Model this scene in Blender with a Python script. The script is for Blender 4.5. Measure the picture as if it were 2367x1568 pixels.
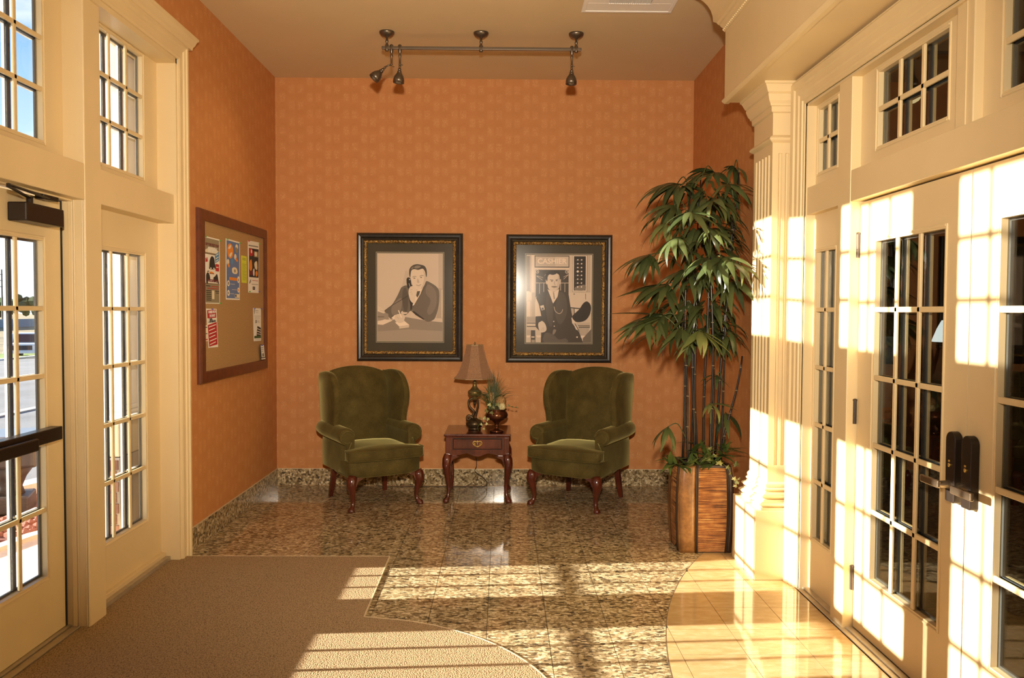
import bpy, math, random
from mathutils import Vector, Matrix
random.seed(7)
PI = math.pi
for o in list(bpy.data.objects): bpy.data.objects.remove(o)
SC = bpy.context.scene
COL = SC.collection

# ------------------------------------------------------------------ camera
cam_d = bpy.data.cameras.new('camera'); cam = bpy.data.objects.new('camera', cam_d); COL.objects.link(cam)
F_PX, PITCH, YAW, ROLL = 1890.46, 0.0347, 0.0112, 0.0049
cam_d.sensor_fit = 'HORIZONTAL'; cam_d.sensor_width = 36.0; cam_d.lens = F_PX / 2367 * 36.0
cam_d.clip_start = 0.05; cam_d.clip_end = 600
cam.location = (0, 0, 1.6)
cam.rotation_euler = (Matrix.Rotation(-YAW, 3, 'Z') @ Matrix.Rotation(PI/2 - PITCH, 3, 'X') @ Matrix.Rotation(ROLL, 3, 'Z')).to_euler()
SC.camera = cam

# ------------------------------------------------------------------ exposure
SC.view_settings.view_transform = 'Standard'; SC.view_settings.look = 'None'
SC.view_settings.exposure = 0.25; SC.view_settings.gamma = 1.0; SC.view_settings.use_curve_mapping = False
SC.cycles.use_denoising = True
SC.cycles.max_bounces = 7; SC.cycles.diffuse_bounces = 4; SC.cycles.glossy_bounces = 4; SC.cycles.adaptive_threshold = 0.04
SC.cycles.transparent_max_bounces = 16; SC.cycles.transmission_bounces = 6
SC.cycles.caustics_reflective = False; SC.cycles.caustics_refractive = False
SC.cycles.sample_clamp_indirect = 8.0

# ------------------------------------------------------------------ sky
W = bpy.data.worlds.new('sky'); SC.world = W; W.use_nodes = True
wn = W.node_tree.nodes; wl = W.node_tree.links; wn.clear()
w_out = wn.new('ShaderNodeOutputWorld'); w_bg = wn.new('ShaderNodeBackground')
w_tc = wn.new('ShaderNodeTexCoord'); w_sep = wn.new('ShaderNodeSeparateXYZ')
w_rmp = wn.new('ShaderNodeValToRGB'); w_noise = wn.new('ShaderNodeTexNoise'); w_map = wn.new('ShaderNodeMapping')
w_crmp = wn.new('ShaderNodeValToRGB'); w_mix = wn.new('ShaderNodeMixRGB')
wl.new(w_tc.outputs['Generated'], w_sep.inputs[0]); wl.new(w_sep.outputs['Z'], w_rmp.inputs[0])
e = w_rmp.color_ramp.elements
e[0].position = 0.0; e[0].color = (0.62, 0.68, 0.72, 1); e[1].position = 0.75; e[1].color = (0.035, 0.12, 0.32, 1)
x = w_rmp.color_ramp.elements.new(0.12); x.color = (0.40, 0.56, 0.66, 1)
x = w_rmp.color_ramp.elements.new(0.34); x.color = (0.085, 0.24, 0.44, 1)
w_map.inputs['Scale'].default_value = (3, 3, 9); wl.new(w_tc.outputs['Generated'], w_map.inputs[0])
w_noise.inputs['Scale'].default_value = 1.6; w_noise.inputs['Detail'].default_value = 6
wl.new(w_map.outputs[0], w_noise.inputs['Vector']); wl.new(w_noise.outputs[0], w_crmp.inputs[0])
w_crmp.color_ramp.elements[0].position = 0.52; w_crmp.color_ramp.elements[0].color = (0, 0, 0, 1)
w_crmp.color_ramp.elements[1].position = 0.68; w_crmp.color_ramp.elements[1].color = (0.75, 0.75, 0.75, 1)
wl.new(w_crmp.outputs[0], w_mix.inputs[0]); wl.new(w_rmp.outputs[0], w_mix.inputs[1]); w_mix.inputs[2].default_value = (0.75, 0.75, 0.75, 1)
wl.new(w_mix.outputs[0], w_bg.inputs[0]); w_bg.inputs[1].default_value = 1.9
wl.new(w_bg.outputs[0], w_out.inputs[0])

# ------------------------------------------------------------------ sun and flash
def light(name, kind, loc, energy, color, direction=None, **kw):
    d = bpy.data.lights.new(name, kind); d.energy = energy; d.color = color
    for k, v in kw.items(): setattr(d, k, v)
    o = bpy.data.objects.new(name, d); COL.objects.link(o); o.location = loc
    if direction is not None: o.rotation_euler = Vector(direction).to_track_quat('-Z', 'Y').to_euler()
    return o
light('sun', 'SUN', (-12, 2, 6), 26.0, (1.0, 0.93, 0.81), (1.0, 0.068, -0.247), angle=0.0093)
light('photographers_flash', 'SPOT', (0.0, -0.05, 2.05), 980.0, (1.0, 0.87, 0.70), (0, 1, 0.03), spot_size=1.35, spot_blend=0.9, shadow_soft_size=0.07)

# ------------------------------------------------------------------ materials
MATS = {}
class NB:
    """small node builder around one material"""
    def __init__(s, name):
        s.m = bpy.data.materials.new(name); s.m.use_nodes = True
        s.t = s.m.node_tree; s.t.nodes.clear()
        s.out = s.t.nodes.new('ShaderNodeOutputMaterial'); s.p = s.t.nodes.new('ShaderNodeBsdfPrincipled')
        s.t.links.new(s.p.outputs[0], s.out.inputs[0]); MATS[name] = s.m
    def n(s, kind, ins=None, **props):
        k = s.t.nodes.new('ShaderNode' + kind)
        for a, b in props.items(): setattr(k, a, b)
        for a, b in (ins or {}).items(): s.set(k, a, b)
        return k
    def set(s, node, key, v):
        i = node.inputs[key]
        if isinstance(v, bpy.types.NodeSocket): s.t.links.new(v, i)
        elif isinstance(v, bpy.types.Node): s.t.links.new(v.outputs[0], i)
        else:
            if i.type == 'RGBA' and len(v) == 3: v = (*v, 1)
            i.default_value = v
    def P(s, **kw):
        names = dict(base='Base Color', rough='Roughness', metal='Metallic', spec='Specular IOR Level', normal='Normal', coat='Coat Weight',
                     coat_rough='Coat Roughness', sheen='Sheen Weight', emit='Emission Color', emits='Emission Strength', sss='Subsurface Weight', trans='Transmission Weight', sheen_rough='Sheen Roughness', sheen_tint='Sheen Tint')
        for k, v in kw.items(): s.set(s.p, names[k], v)
        return s
    def math(s, op, a, b=0.0, c=0.0, clamp=False):
        k = s.n('Math', operation=op, use_clamp=clamp); s.set(k, 0, a); s.set(k, 1, b)
        if len(k.inputs) > 2: s.set(k, 2, c)
        return k.outputs[0]
    def ramp(s, fac, stops, interp='LINEAR'):
        k = s.n('ValToRGB'); s.set(k, 0, fac); r = k.color_ramp; r.interpolation = interp
        while len(r.elements) < len(stops): r.elements.new(0.5)
        for e_, (p_, c_) in zip(r.elements, stops): e_.position = p_; e_.color = (*c_, 1) if len(c_) == 3 else c_
        return k.outputs[0]
    def mix(s, fac, a, b, mode='MIX'):
        k = s.n('MixRGB', blend_type=mode); s.set(k, 0, fac); s.set(k, 1, a); s.set(k, 2, b); return k.outputs[0]
    def pos(s, scale=(1, 1, 1), rot=(0, 0, 0), obj=False):
        g = s.n('TexCoord').outputs['Object'] if obj else s.n('NewGeometry').outputs['Position']
        return s.n('Mapping', {0: g, 'Scale': scale, 'Rotation': rot}).outputs[0]
    def noise(s, vec, scale, detail=2.0, rough=0.5):
        return s.n('TexNoise', {'Vector': vec, 'Scale': scale, 'Detail': detail, 'Roughness': rough})
    def bump(s, h, strength=0.2, dist=0.01):
        s.P(normal=s.n('Bump', {'Height': h, 'Strength': strength, 'Distance': dist}).outputs[0])

def plain(name, base, rough=0.5, metal=0.0, var=0.0, vscale=6.0, bump=0.0, bscale=40.0, **kw):
    b = NB(name); b.P(base=base, rough=rough, metal=metal, **kw)
    if var:
        nz = b.noise(b.pos(), vscale, 4)
        lo = tuple(c * (1 - var) for c in base); hi = tuple(min(1, c * (1 + var)) for c in base)
        b.P(base=b.ramp(nz.outputs[0], [(0.3, lo), (0.7, hi)]))
    if bump: b.bump(b.noise(b.pos(), bscale, 3).outputs[0], bump, 0.004)
    return b.m

CREAM = (0.72, 0.56, 0.31)
plain('cream_paint', CREAM, 0.38, var=0.03, vscale=3)
plain('outdoor_white', (0.93, 0.92, 0.90), 0.5)
plain('ceiling_paint', (0.68, 0.53, 0.31), 0.8, var=0.03, vscale=2, bump=0.15, bscale=160)
plain('spacer_black', (0.012, 0.013, 0.016), 0.35)
plain('spacer_grey', (0.22, 0.24, 0.28), 0.3, metal=0.6)
plain('bronze_dark', (0.030, 0.020, 0.014), 0.35, metal=0.5)
plain('bronze_lever', (0.26, 0.19, 0.12), 0.32, metal=0.9)
plain('brass', (0.62, 0.42, 0.11), 0.4, metal=0.9)
plain('track_metal', (0.17, 0.135, 0.10), 0.35, metal=0.85)
plain('shade_inside', (0.8, 0.75, 0.6), 0.5)
plain('hinge_metal', (0.14, 0.11, 0.09), 0.3, metal=0.9)
plain('threshold_metal', (0.46, 0.38, 0.27), 0.4, metal=0.4, var=0.12, vscale=14)
plain('grout', (0.36, 0.28, 0.17), 0.8)
plain('grout_dark', (0.10, 0.07, 0.045), 0.8)
plain('trim_strip', (0.75, 0.62, 0.40), 0.35, metal=0.3)
plain('frame_black', (0.022, 0.017, 0.012), 0.28, var=0.3, vscale=30, coat=0.3)
plain('mat_olive', (0.052, 0.040, 0.019), 0.75, var=0.08, vscale=200)
plain('mat_line', (0.42, 0.36, 0.26), 0.7)
plain('cork_frame', (0.115, 0.030, 0.011), 0.35, var=0.2, vscale=18)
plain('paper_white', (0.80, 0.76, 0.68), 0.8)
plain('vent_white', (0.84, 0.80, 0.74), 0.5)
plain('gap_shade', (0.01, 0.009, 0.008), 0.8)  # near-black fill, the shade inside gaps put into the colour
plain('lamp_bronze', (0.075, 0.048, 0.022), 0.35, metal=0.6, var=0.4, vscale=40)
plain('lamp_gilt', (0.24, 0.16, 0.055), 0.4, metal=0.6, var=0.3, vscale=60)
plain('urn_copper', (0.16, 0.062, 0.030), 0.2, metal=0.85)
plain('cord_brown', (0.035, 0.020, 0.010), 0.5)
plain('plug_white', (0.75, 0.72, 0.66), 0.4)
plain('cane_black', (0.020, 0.016, 0.013), 0.25)
plain('cane_node', (0.22, 0.17, 0.11), 0.5)
plain('soil_moss', (0.05, 0.045, 0.015), 0.9, var=0.4, vscale=40, bump=0.5)
plain('pot_edge', (0.035, 0.016, 0.007), 0.4)
plain('dried_ball', (0.30, 0.17, 0.06), 0.8, var=0.5, vscale=80, bump=0.6, bscale=120)
plain('dried_pale', (0.55, 0.47, 0.24), 0.8, var=0.4, vscale=70, bump=0.6, bscale=100)
plain('concrete', (0.50, 0.47, 0.41), 0.85, var=0.1, vscale=5, bump=0.2)
plain('asphalt', (0.13, 0.135, 0.14), 0.9, var=0.25, vscale=1.2, bump=0.2)
plain('street_grey', (0.17, 0.175, 0.18), 0.9, var=0.2, vscale=0.7)
plain('dry_field', (0.30, 0.24, 0.13), 0.95, var=0.3, vscale=0.5)
plain('roadside_grass', (0.17, 0.24, 0.05), 0.95, var=0.3, vscale=2)
plain('blue_wall', (0.25, 0.32, 0.38), 0.8)
plain('truck_white', (0.80, 0.80, 0.80), 0.3)
plain('truck_dark', (0.03, 0.03, 0.035), 0.3)
plain('tyre', (0.02, 0.02, 0.02), 0.8)
plain('tree_green', (0.07, 0.11, 0.045), 0.9, var=0.4, vscale=1.5)
plain('tree_brown', (0.13, 0.10, 0.07), 0.9, var=0.3, vscale=1.0)
plain('pole_wood', (0.12, 0.10, 0.08), 0.9)
plain('mortar', (0.38, 0.33, 0.28), 0.9)
plain('stone_cream', (0.66, 0.56, 0.38), 0.7, var=0.06, vscale=8)
plain('bin_brown', (0.055, 0.045, 0.038), 0.5)
plain('bin_top', (0.22, 0.26, 0.32), 0.3, metal=0.3)
plain('lobby_wall', (0.30, 0.175, 0.07), 0.8)
plain('lobby_ceiling', (0.22, 0.15, 0.09), 0.9)
plain('lobby_floor', (0.20, 0.13, 0.065), 0.25, var=0.3, vscale=30)
plain('lobby_white', (0.85, 0.86, 0.84), 0.6)
plain('teal_glass', (0.22, 0.50, 0.55), 0.1)
plain('orange_print', (0.62, 0.17, 0.03), 0.6)
plain('grey_print', (0.22, 0.22, 0.19), 0.6)
plain('dark_print', (0.03, 0.03, 0.03), 0.7)

def wood(name, dark, light_, scale, rough=0.2, coat=0.6):
    b = NB(name); v = b.pos((1, 1, 0.15), obj=True)
    nz = b.noise(v, scale, 5, 0.6)
    b.P(base=b.ramp(nz.outputs[0], [(0.3, dark), (0.7, light_)]), rough=rough, coat=coat, coat_rough=0.1); return b.m
wood('mahogany', (0.045, 0.007, 0.004), (0.125, 0.024, 0.010), 14)
wood('lobby_wood', (0.05, 0.020, 0.010), (0.11, 0.045, 0.022), 10, 0.3, 0.3)

def wallpaper(name, axis, k=1.0):
    b = NB(name)
    sep = b.n('SeparateXYZ', {0: b.n('NewGeometry').outputs['Position']})
    u = b.math('DIVIDE', sep.outputs[axis], 0.162); v = b.math('DIVIDE', sep.outputs[2], 0.146)
    col = b.math('FLOOR', u); stag = b.math('MULTIPLY', b.math('MODULO', b.math('ABSOLUTE', col), 2.0), 0.5)
    v2 = b.math('ADD', v, stag)
    fu = b.math('FRACT', u); fv = b.math('FRACT', v2)
    # a pair of scrolls per cell, drawn with fine curling strokes
    cu = b.math('ABSOLUTE', b.math('SUBTRACT', fu, 0.5)); cv = b.math('ABSOLUTE', b.math('SUBTRACT', fv, 0.5))
    mu = b.math('MULTIPLY', b.math('SUBTRACT', 0.45, cu), 9.0, clamp=True); mv = b.math('MULTIPLY', b.math('SUBTRACT', 0.33, cv), 7.0, clamp=True)
    mg = b.math('MULTIPLY', b.math('SUBTRACT', cu, 0.05), 14.0, clamp=True)
    mask = b.math('MULTIPLY', b.math('MULTIPLY', mu, mv), mg)
    comb = b.n('CombineXYZ', {0: sep.outputs[axis], 1: sep.outputs[2], 2: 0.0}).outputs[0]
    sq = b.noise(comb, 95.0, 1.0, 0.4)
    stroke = b.math('SUBTRACT', 1.0, b.math('MULTIPLY', b.math('ABSOLUTE', b.math('SUBTRACT', sq.outputs[0], 0.5)), 16.0), clamp=True)
    motif = b.math('MULTIPLY', mask, b.math('MULTIPLY_ADD', stroke, 0.55, 0.0))
    # woven ground: bands behind the rows, thread noise
    band = b.math('MULTIPLY_ADD', b.math('SINE', b.math('MULTIPLY', v, 2 * PI)), 0.5, 0.5)
    vband = b.math('MULTIPLY_ADD', b.math('SINE', b.math('MULTIPLY', u, 2 * PI)), 0.5, 0.5)
    hthread = b.noise(b.n('Mapping', {0: comb, 'Scale': (30, 420, 1)}).outputs[0], 1.0, 2)
    vthread = b.noise(b.n('Mapping', {0: comb, 'Scale': (420, 30, 1)}).outputs[0], 1.0, 2)
    th = b.math('ADD', b.math('MULTIPLY', hthread.outputs[0], 0.5), b.math('MULTIPLY', vthread.outputs[0], 0.5))
    lo = tuple(k * c for c in (0.46, 0.180, 0.055)); hi = tuple(k * c for c in (0.60, 0.268, 0.096)); mo = tuple(k * c for c in (0.80, 0.47, 0.21))
    ground = b.mix(b.math('MULTIPLY_ADD', th, 1.3, -0.15, clamp=True), lo, hi)
    ground = b.mix(b.math('MULTIPLY', band, 0.22), ground, lo)
    ground = b.mix(b.math('MULTIPLY', vband, 0.16), ground, hi)
    b.P(base=b.mix(b.math('MULTIPLY', motif, 0.8), ground, mo), rough=0.65, spec=0.25)
    b.bump(th, 0.12, 0.002)
    return b.m
wallpaper('wallpaper_back', 0); wallpaper('wallpaper_side', 1)

def granite(name, k=1.35, rough=0.07, rot=(0, 0, 0), scl=(46, 84, 60)):
    b = NB(name)
    base = b.pos(); wob = b.noise(base, 22, 3)
    vec = b.n('VectorMath', {0: base, 1: b.n('VectorMath', {0: wob.outputs['Color'], 1: (0.028, 0.028, 0.028)}, operation='MULTIPLY').outputs[0]}, operation='ADD').outputs[0]
    vm = b.n('Mapping', {0: vec, 'Scale': scl, 'Rotation': rot}).outputs[0]
    vor = b.n('TexVoronoi', {'Vector': vm, 'Scale': 1.0}); cell = b.n('SeparateXYZ', {0: vor.outputs['Color']})
    big = b.noise(b.pos((1, 1.6, 1)), 26, 4)
    f = b.math('ADD', b.math('MULTIPLY', cell.outputs[0], 0.72), b.math('MULTIPLY', big.outputs[0], 0.32))
    q = lambda *c: tuple(k * t for t in c)
    c1 = b.ramp(f, [(0.12, q(0.030, 0.025, 0.018)), (0.26, q(0.125, 0.088, 0.045)), (0.42, q(0.24, 0.172, 0.086)), (0.62, q(0.36, 0.275, 0.150)), (0.88, q(0.56, 0.46, 0.29))])
    edge = b.n('TexVoronoi', {'Vector': vm, 'Scale': 1.0}, feature='DISTANCE_TO_EDGE').outputs[0]
    c2 = b.mix(b.math('SUBTRACT', 0.55, b.math('MULTIPLY', edge, 6.0), clamp=True), c1, q(0.07, 0.045, 0.02))
    spk = b.noise(b.pos(), 190, 2)
    c3 = b.mix(b.math('MULTIPLY', b.math('SUBTRACT', spk.outputs[0], 0.56, clamp=True), 5.0, clamp=True), c2, q(0.03, 0.02, 0.012))
    tv = b.math('MULTIPLY_ADD', b.n('ObjectInfo').outputs['Random'], 0.16, 0.92)
    b.P(base=b.mix(1.0, c3, b.n('CombineXYZ', {0: tv, 1: tv, 2: tv}).outputs[0], 'MULTIPLY'), rough=rough, spec=0.5)
    return b.m
granite('granite'); granite('granite_wall', 1.35, 0.09, (0.0, 0.0, 0.0), (56, 56, 60))

b = NB('marble'); v = b.pos((1, 2.6, 1)); n1 = b.noise(v, 11, 6, 0.65); n2 = b.noise(b.pos((1, 2.0, 1), (0, 0, 0.5)), 40, 4, 0.6)
c = b.ramp(n1.outputs[0], [(0.30, (0.42, 0.265, 0.110)), (0.50, (0.49, 0.330, 0.155)), (0.72, (0.56, 0.415, 0.235))])
c = b.mix(b.math('MULTIPLY', b.math('SUBTRACT', n2.outputs[0], 0.55, clamp=True), 3.0, clamp=True), c, (0.55, 0.34, 0.14))
b.P(base=c, rough=0.06, spec=0.6)

b = NB('carpet_loop'); base = b.pos()
mp = b.n('Mapping', {0: base, 'Rotation': (0, 0, 0.9), 'Scale': (170, 100, 100)}).outputs[0]
vo = b.n('TexVoronoi', {'Vector': mp, 'Scale': 1.0}); nz = b.noise(base, 260, 2); big = b.noise(base, 3, 3)
hgt = b.math('SUBTRACT', 1.0, vo.outputs['Distance'])
c = b.ramp(b.math('ADD', b.math('MULTIPLY', hgt, 0.65), b.math('MULTIPLY', nz.outputs[0], 0.3)), [(0.22, (0.18, 0.120, 0.063)), (0.58, (0.41, 0.290, 0.165)), (0.9, (0.53, 0.40, 0.245))])
c = b.mix(b.math('MULTIPLY', big.outputs[0], 0.25), c, (0.33, 0.21, 0.105))
b.P(base=c, rough=0.95, spec=0.1); b.bump(hgt, 0.6, 0.004)

b = NB('cork'); base = b.pos(); n1 = b.noise(base, 130, 3); n2 = b.noise(base, 9, 3)
c = b.ramp(n1.outputs[0], [(0.3, (0.30, 0.165, 0.058)), (0.6, (0.44, 0.265, 0.105)), (0.8, (0.52, 0.34, 0.15))])
b.P(base=b.mix(b.math('MULTIPLY', n2.outputs[0], 0.3), c, (0.38, 0.21, 0.08)), rough=0.9); b.bump(n1.outputs[0], 0.2, 0.003)

b = NB('velvet'); base = b.pos(obj=True); n1 = b.noise(base, 9, 4); n2 = b.noise(base, 120, 2)
f = b.math('ADD', b.math('MULTIPLY', n1.outputs[0], 0.6), b.math('MULTIPLY', n2.outputs[0], 0.4))
b.P(base=b.ramp(f, [(0.3, (0.052, 0.036, 0.009)), (0.55, (0.088, 0.063, 0.016)), (0.75, (0.130, 0.096, 0.027))]), rough=0.85, spec=0.15, sheen=0.55, sheen_rough=0.35, sheen_tint=(0.75, 0.65, 0.25))
b.bump(n2.outputs[0], 0.1, 0.002)

b = NB('gilt_carved'); base = b.pos(); n1 = b.noise(base, 95, 3, 0.7)
b.P(base=b.ramp(n1.outputs[0], [(0.42, (0.05, 0.025, 0.008)), (0.55, (0.38, 0.20, 0.04)), (0.72, (0.75, 0.48, 0.12))]), rough=0.35, metal=0.4); b.bump(n1.outputs[0], 0.8, 0.006)

def glass(name, tint=(1, 1, 1), f0=0.045, gain=0.9):
    b = NB(name); b.t.nodes.remove(b.p)
    tr = b.n('BsdfTransparent', {0: tint}); gl = b.n('BsdfGlossy', {'Roughness': 0.0})
    lw = b.n('LayerWeight', {'Blend': 0.5}).outputs['Facing']
    fac = b.math('MULTIPLY_ADD', b.math('POWER', lw, 5.0), gain, f0, clamp=True)
    mx = b.n('MixShader', {0: fac, 1: tr.outputs[0], 2: gl.outputs[0]}); b.t.links.new(mx.outputs[0], b.out.inputs[0]); return b.m
glass('window_glass'); glass('lobby_glass', (0.80, 0.80, 0.76), 0.06)
b = NB('picture_glass'); b.t.nodes.remove(b.p)
tr = b.n('BsdfTransparent', {0: (1, 1, 1)}); gl = b.n('BsdfGlossy', {'Roughness': 0.15})
mx = b.n('MixShader', {0: 0.010, 1: tr.outputs[0], 2: gl.outputs[0]}); b.t.links.new(mx.outputs[0], b.out.inputs[0])

b = NB('shade_fabric'); nz = b.noise(b.pos(obj=True), 160, 2)
b.P(base=b.ramp(nz.outputs[0], [(0.3, (0.21, 0.105, 0.050)), (0.7, (0.34, 0.185, 0.095))]), rough=0.8, sheen=0.2)
plain('shade_trim', (0.30, 0.19, 0.08), 0.6)

def leaf_mat(name, c0, c1, rough=0.4, sc=2.0):
    b = NB(name); r = b.n('ObjectInfo').outputs['Random']; nz = b.noise(b.pos((1, 1, 1), obj=True), sc, 2)
    f = b.math('ADD', b.math('MULTIPLY', r, 0.6), b.math('MULTIPLY', nz.outputs[0], 0.4))
    b.P(base=b.ramp(f, [(0.15, c0), (0.85, c1)]), rough=rough, spec=0.4)
    return b.m
leaf_mat('palm_leaf', (0.023, 0.035, 0.012), (0.088, 0.106, 0.034), 0.28)
leaf_mat('palm_leaf_pale', (0.08, 0.10, 0.030), (0.20, 0.21, 0.06))
leaf_mat('filler_leaf', (0.03, 0.055, 0.014), (0.10, 0.14, 0.03))
leaf_mat('ivy_leaf', (0.10, 0.12, 0.04), (0.22, 0.22, 0.075))
leaf_mat('ivy_pale', (0.32, 0.34, 0.13), (0.52, 0.52, 0.25))
leaf_mat('grass_blade', (0.022, 0.034, 0.008), (0.075, 0.092, 0.018))
leaf_mat('brick_red', (0.13, 0.055, 0.035), (0.26, 0.13, 0.085), 0.9, 30)
leaf_mat('lava_rock', (0.10, 0.035, 0.025), (0.30, 0.13, 0.09), 0.95, 20)

b = NB('pot_leather'); base = b.pos(obj=True); n1 = b.noise(base, 7, 5, 0.6); n2 = b.noise(base, 60, 3)
f = b.math('ADD', b.math('MULTIPLY', n1.outputs[0], 0.75), b.math('MULTIPLY', n2.outputs[0], 0.25))
b.P(base=b.ramp(f, [(0.3, (0.085, 0.030, 0.008)), (0.5, (0.22, 0.095, 0.024)), (0.7, (0.36, 0.18, 0.055))]), rough=0.35, coat=0.3)
b = NB('rattan'); base = b.pos((6, 6, 165), obj=True); n1 = b.noise(base, 1.0, 1); n2 = b.noise(b.pos(obj=True), 22, 3)
f = b.math('ADD', b.math('MULTIPLY', n1.outputs[0], 0.8), b.math('MULTIPLY', n2.outputs[0], 0.25))
b.P(base=b.ramp(f, [(0.34, (0.05, 0.016, 0.006)), (0.47, (0.22, 0.075, 0.022)), (0.60, (0.38, 0.16, 0.045)), (0.74, (0.62, 0.38, 0.14))]), rough=0.4)
b = NB('bulb_glow'); b.P(base=(1, 0.8, 0.5), emit=(1.0, 0.70, 0.34), emits=2.0)
b = NB('lobby_shade_glow'); b.P(base=(0.85, 0.88, 0.88), emit=(0.85, 0.97, 1.0), emits=1.1)  # emission added to stand in for window light on the lamp shade
b = NB('bowl_glow'); b.P(base=(0.9, 0.8, 0.5), emit=(1.0, 0.82, 0.42), emits=0.75)
def ink(name, c): plain(name, c, 0.85)
for nm, c in dict(ink_red=(0.45, 0.02, 0.02), ink_dark=(0.03, 0.022, 0.018), ink_brown=(0.22, 0.16, 0.09), ink_maroon=(0.16, 0.02, 0.015), ink_blue=(0.13, 0.19, 0.38), ink_sky=(0.10, 0.26, 0.48),
                  ink_orange=(0.75, 0.26, 0.03), ink_cream=(0.75, 0.66, 0.48), ink_yellow=(0.62, 0.64, 0.05), ink_white=(0.82, 0.80, 0.74), ink_green=(0.05, 0.10, 0.03), ink_grey=(0.25, 0.24, 0.20), ink_stone=(0.28, 0.23, 0.14), pin_green=(0.10, 0.35, 0.05), pin_blue=(0.12, 0.12, 0.4), pin_red=(0.5, 0.05, 0.03)).items(): ink(nm, c)
def tone(t):
    nm = 'sepia_%03d' % round(t * 100)
    if nm not in MATS: t2_ = min(0.95, t * 1.35); plain(nm, (t2_, t2_ * 0.80, t2_ * 0.61), 0.8)
    return nm

# ------------------------------------------------------------------ mesh tools
class MB:
    def __init__(s): s.v = []; s.f = []; s.mi = []; s.m = 0
    def add(s, vs, fs):
        o = len(s.v); s.v += [tuple(p) for p in vs]; s.f += [tuple(i + o for i in f) for f in fs]; s.mi += [s.m] * len(fs); return s
    def box(s, x0, x1, y0, y1, z0, z1):
        if x0 > x1: x0, x1 = x1, x0
        if y0 > y1: y0, y1 = y1, y0
        if z0 > z1: z0, z1 = z1, z0
        return s.add([(x0,y0,z0),(x1,y0,z0),(x1,y1,z0),(x0,y1,z0),(x0,y0,z1),(x1,y0,z1),(x1,y1,z1),(x0,y1,z1)],
                     [(0,3,2,1),(4,5,6,7),(0,1,5,4),(1,2,6,5),(2,3,7,6),(3,0,4,7)])
    def prism(s, poly, fn0, fn1):
        """poly of 2-D points; fn0/fn1 map a 2-D point to the two ends"""
        n = len(poly); a = sum(poly[i][0]*poly[(i+1)%n][1]-poly[(i+1)%n][0]*poly[i][1] for i in range(n))
        vs = [fn0(*p) for p in poly] + [fn1(*p) for p in poly]
        return s.add(vs, [tuple(range(n))[::-1], tuple(range(n, 2*n))] + [(i, (i+1) % n, n+(i+1) % n, n+i) for i in range(n)])
    def tube(s, pts, rad, seg=8, caps=True, flat=1.0):
        pts = [Vector(p) for p in pts]; n = len(pts)
        rad = rad if isinstance(rad, (list, tuple)) else [rad]*n
        vs = []; up = None
        for i, p in enumerate(pts):
            d = (pts[min(i+1, n-1)] - pts[max(i-1, 0)])
            d = d.normalized() if d.length > 1e-9 else Vector((0,0,1))
            if up is None:
                up = Vector((0,0,1)) if abs(d.z) < 0.9 else Vector((0,1,0))
            a = d.cross(up)
            if a.length < 1e-6: a = d.cross(Vector((1,0,0)))
            a.normalize(); bb = a.cross(d).normalized(); up = bb
            for k in range(seg):
                t = 2*PI*k/seg; vs.append(p + a*(math.cos(t)*rad[i]) + bb*(math.sin(t)*rad[i]*flat))
        fs = [(i*seg+k, i*seg+(k+1) % seg, (i+1)*seg+(k+1) % seg, (i+1)*seg+k) for i in range(n-1) for k in range(seg)]
        if caps: fs += [tuple(range(seg))[::-1], tuple(range((n-1)*seg, n*seg))]
        return s.add(vs, fs)
    def lathe(s, prof, seg=20, c=(0,0,0), sx=1.0, sy=1.0, rot=0.0):
        vs = []
        for r, z in prof:
            for k in range(seg):
                t = 2*PI*k/seg + rot; vs.append((c[0]+math.cos(t)*r*sx, c[1]+math.sin(t)*r*sy, c[2]+z))
        n = len(prof)
        fs = [(i*seg+k, i*seg+(k+1) % seg, (i+1)*seg+(k+1) % seg, (i+1)*seg+k) for i in range(n-1) for k in range(seg)]
        if prof[0][0] > 1e-5: fs.append(tuple(range(seg))[::-1])
        if prof[-1][0] > 1e-5: fs.append(tuple(range((n-1)*seg, n*seg)))
        return s.add(vs, fs)
    def ball(s, c, r, seg=10, rings=6, sc=(1,1,1)):
        vs = []; 
        for i in range(rings+1):
            th = PI*i/rings
            for k in range(seg):
                t = 2*PI*k/seg; vs.append((c[0]+r*sc[0]*math.sin(th)*math.cos(t), c[1]+r*sc[1]*math.sin(th)*math.sin(t), c[2]-r*sc[2]*math.cos(th)))
        return s.add(vs, [(i*seg+k, i*seg+(k+1) % seg, (i+1)*seg+(k+1) % seg, (i+1)*seg+k) for i in range(rings) for k in range(seg)])
    def mesh(s, name, mats, smooth=False, merge=False):
        me = bpy.data.meshes.new(name); me.from_pydata(s.v, [], s.f)
        for m in (mats if isinstance(mats, (list, tuple)) else [mats]): me.materials.append(MATS[m])
        if len(me.materials) > 1: me.polygons.foreach_set('material_index', s.mi)
        if smooth: me.polygons.foreach_set('use_smooth', [True]*len(me.polygons))
        me.update(); return me
    def obj(s, name, mats, parent=None, smooth=False, loc=(0,0,0), rot=None, bevel=0.0, seg=2, sub=0):
        return place(name, s.mesh(name, mats, smooth), parent, loc, rot, bevel, seg, sub, smooth)
def place(name, me, parent=None, loc=(0,0,0), rot=None, bevel=0.0, seg=2, sub=0, smooth=False):
    o = bpy.data.objects.new(name, me); COL.objects.link(o); o.parent = parent; o.location = loc
    if rot is not None: o.rotation_euler = rot
    if bevel:
        m = o.modifiers.new('bevel', 'BEVEL'); m.width = bevel; m.segments = seg; m.limit_method = 'ANGLE'; m.angle_limit = 0.6
        if smooth: m.harden_normals = False
    if sub:
        m = o.modifiers.new('subdivision', 'SUBSURF'); m.levels = sub; m.render_levels = sub
    return o
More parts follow.
